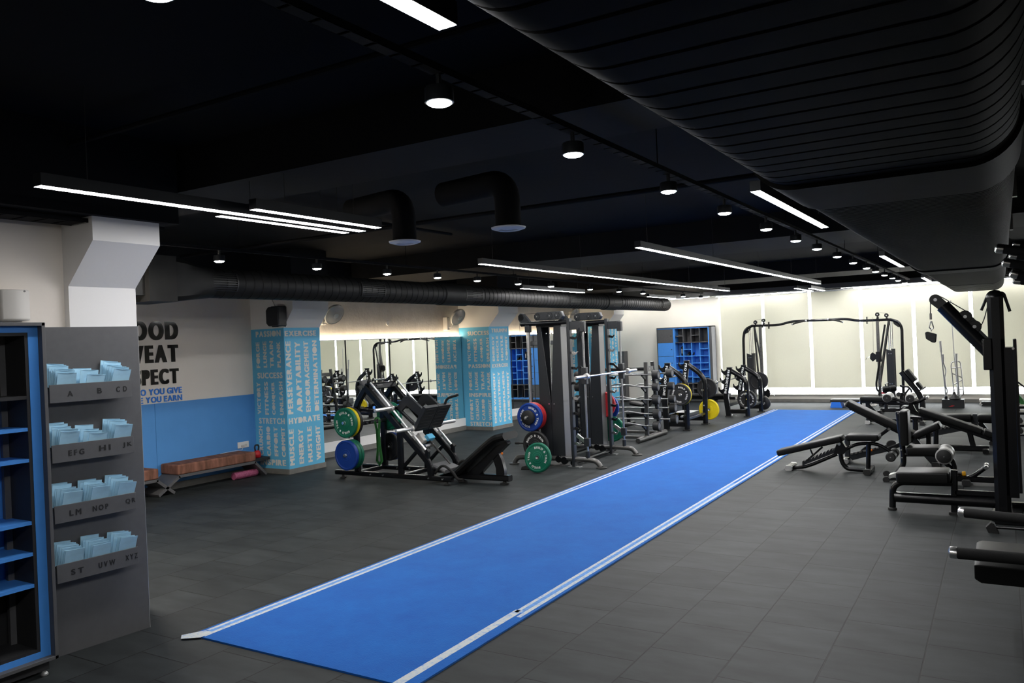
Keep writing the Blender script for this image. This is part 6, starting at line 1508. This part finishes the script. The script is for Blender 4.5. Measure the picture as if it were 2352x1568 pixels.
step(a.x-.05, a.x+.6, a.y+.4, a.y+.75, .12, 'fanw', 'fanw', 'low white step half hidden behind the pulldown column')

# ---- rack at the right edge
Y = 16.4
t = thing('dumbbell_rack', 'black tiered rack with pale shelf edges, cut by the right edge', 'rack', (.6, Y+.3, 0))
xa = PP(Y, (2330, 960))[0].x
for (py, k) in ((996, 0), (974, 1), (947, 2), (934, 3)):
    z = PP(Y, (2340, py))[0].z
    part('shelf', B().box((xa, Y+.08*k, z-.055), (1.35, Y+.08*k+.26, z)), 'steel', t); part('shelf_edge', B().box((xa, Y+.08*k-.004, z-.012), (1.35, Y+.08*k, z+.002)), 'alu', t, 'pale shelf edge')
for x in (xa+.05, 1.25): part('upright', B().bar([(x, Y+.30, 0), (x, Y+.42, .85)], .08, .10, up=(0, 1, 0)), 'steel', t); part('floor_foot', B().box((x-.05, Y+.0, 0), (x+.05, Y+.6, .05)), 'steel', t)
k = 0
for row, z in ((0, PP(Y, (2340, 996))[0].z), (1, PP(Y, (2340, 974))[0].z)):
    for i in range(2):
        x = xa+.08+.17*i; o = thing('dumbbell', 'black round dumbbell on the %s tier of the right edge rack, %s one' % (('lowest', 'second')[row], ('left', 'right')[i]), 'dumbbell', (x, Y+.08*row+.12, z), 'dumbbells on the right edge rack')
        for s in (-.07, .07): part('head', B().cyl((x, Y+.08*row+.12+s-.03, z+.045), (x, Y+.08*row+.12+s+.03, z+.045), .045, 18, .006), 'rubber', o)
        part('grip', B().cyl((x, Y+.08*row+.05, z+.045), (x, Y+.08*row+.19, z+.045), .014, 10), 'chrome', o)
q = PP(20.5, (2328, 900), (2352, 927)); dd = (q[1]-q[0]).normalized(); g0 = q[0]-dd*.25; g1 = q[0]+dd*((q[0].z-.06)/abs(dd.z)); solo('green_pole', B().cyl(g0, g1, .055, 16, .01), 'band', 'thick green tube leaning at the right edge by the blinds', 'tube')
q = PP(20.9, (2328, 870), (2352, 888)); dd = (q[1]-q[0]).normalized()
t = thing('floor_stand', 'thin black rod with a small clamp at the right edge before the blinds', 'stand', (q[1]+dd*((q[1].z)/abs(dd.z))))
part('rod', B().cyl(q[0]-dd*.1, q[1]+dd*((q[1].z-.02)/abs(dd.z)), .018, 10), 'steel', t)
h = PP(20.9, (2329, 858), (2337, 863), (2331, 870), (2325, 868)); part('clamp', B().prism(h, (0, .08, 0)), 'steel', t)
part('hook', B().tube(rnd(PP(20.9, (2330, 872), (2335, 882), (2330, 890), (2326, 886)), .05), .012, 8), 'steel', t)

# ---- nearest machine, mostly outside the picture
Y = 5.9
t = thing('assisted_pullup_machine', 'closest black machine cut by the right edge: knee pad below, foam pull-up grips above', 'gym machine', (.75, 6.2, 0))
zp_ = .50
a = onZ(2237, 1290, zp_); c = onZ(2247, 1238, zp_)
part('knee_pad', loft([[p for p in ring] for ring in [
    [V((x, y_, zp_-.06+dz)) for y_, dz in ((a.y+k_, -.07+k_), (c.y-k_, -.07+k_), (c.y, -.05), (c.y, .04), (c.y-.03-k_, .06-k_*.5), (a.y+.03+k_, .06-k_*.5), (a.y, .04), (a.y, -.05))] for x, k_ in ((a.x, .03), (a.x+.012, .012), (a.x+.035, 0), (a.x+.60, 0), (a.x+.63, .03))]]), 'vinyl', t, bevel=.018, seg=3)
part('pad_arm', B().bar([(a.x+.3, (a.y+c.y)/2, .38), (.95, (a.y+c.y)/2, .34)], .10, .08), 'steel', t)
def grip(p, q, r, m='foam', L=.035):
    d = (q-p).normalized(); o = part('foam_grip', B().cyl(p+d*L, q, r, 20, .004), m, t); part('chrome_end', B().lathe([(.001, -.012), (r*.6, -.010), (r*.98, -.002), (r*1.02, .006), (r*1.02, L)], p, d, 20), 'chrome', o)
p = onZ(2183, 1268, .62); grip(p, onZ(2352, 1284, .62)+V((.35, 0, 0)), .0345)
p = onZ(2204, 1176, .62); grip(p, onZ(2352, 1197, .62)+V((.35, 0, 0)), .0345)
for (p, q, r) in (((2290, 570), (2352, 577), .030), ((2306, 602), (2352, 610), .028), ((2324, 627), (2352, 634), .030)): 
    P, Q = PP(Y, p, q); grip(P, Q+(Q-P).normalized()*.55, r)
for (p, q, r) in (((2322, 587), (2352, 591), .022), ((2330, 560), (2352, 563), .026), ((2330, 645), (2352, 647), .022)):
    P, Q = PP(Y+.55, p, q); grip(P, Q+(Q-P).normalized()*.5, r)
for y_ in (5.55, 6.75):
    part('upright', B().bar([(.80, y_, .0), (.80, y_, 2.62)], .10, .14, up=(1, 0, 0)), 'steel', t)
    part('floor_beam', B().bar([(.25, y_, .05), (1.5, y_, .05)], .10, .08), 'steel', t)
part('top_beam', B().bar([(.80, 5.5, 2.55), (.80, 6.8, 2.55)], .12, .12), 'steel', t)
part('handle_frame', B().bar([(.62, 5.6, 2.46), (.62, 6.7, 2.46)], .08, .10), 'steel', t); part('handle_frame', B().bar([(.62, 5.7, 2.46), (.80, 5.7, 2.5)], .06, .06), 'steel', t)
part('grip_frame', B().bar([(.50, 5.4, .62), (.50, 6.8, .62)], .05, .05), 'steel', t); part('grip_frame', B().bar([(.50, 6.2, .62), (.80, 6.2, .62)], .05, .05), 'steel', t)
part('weight_tower', B().box((1.0, 5.8, .05), (1.35, 6.5, 1.9)), 'steelg', t)
q = onZ(2279, 1222); part('floor_pad', B().prism([V((q.x-.03, q.y, .0)), V((q.x-.05, q.y, .05)), V((q.x-.005, q.y, .10)), V((q.x+.02, q.y, .09)), V((q.x+.055, q.y, .0))], (0, .09, 0)), 'rubber', t)
part('floor_tube', B().cyl((q.x+.02, q.y, .05), (.8, q.y-.2, .10), .014, 12), 'steel', t)
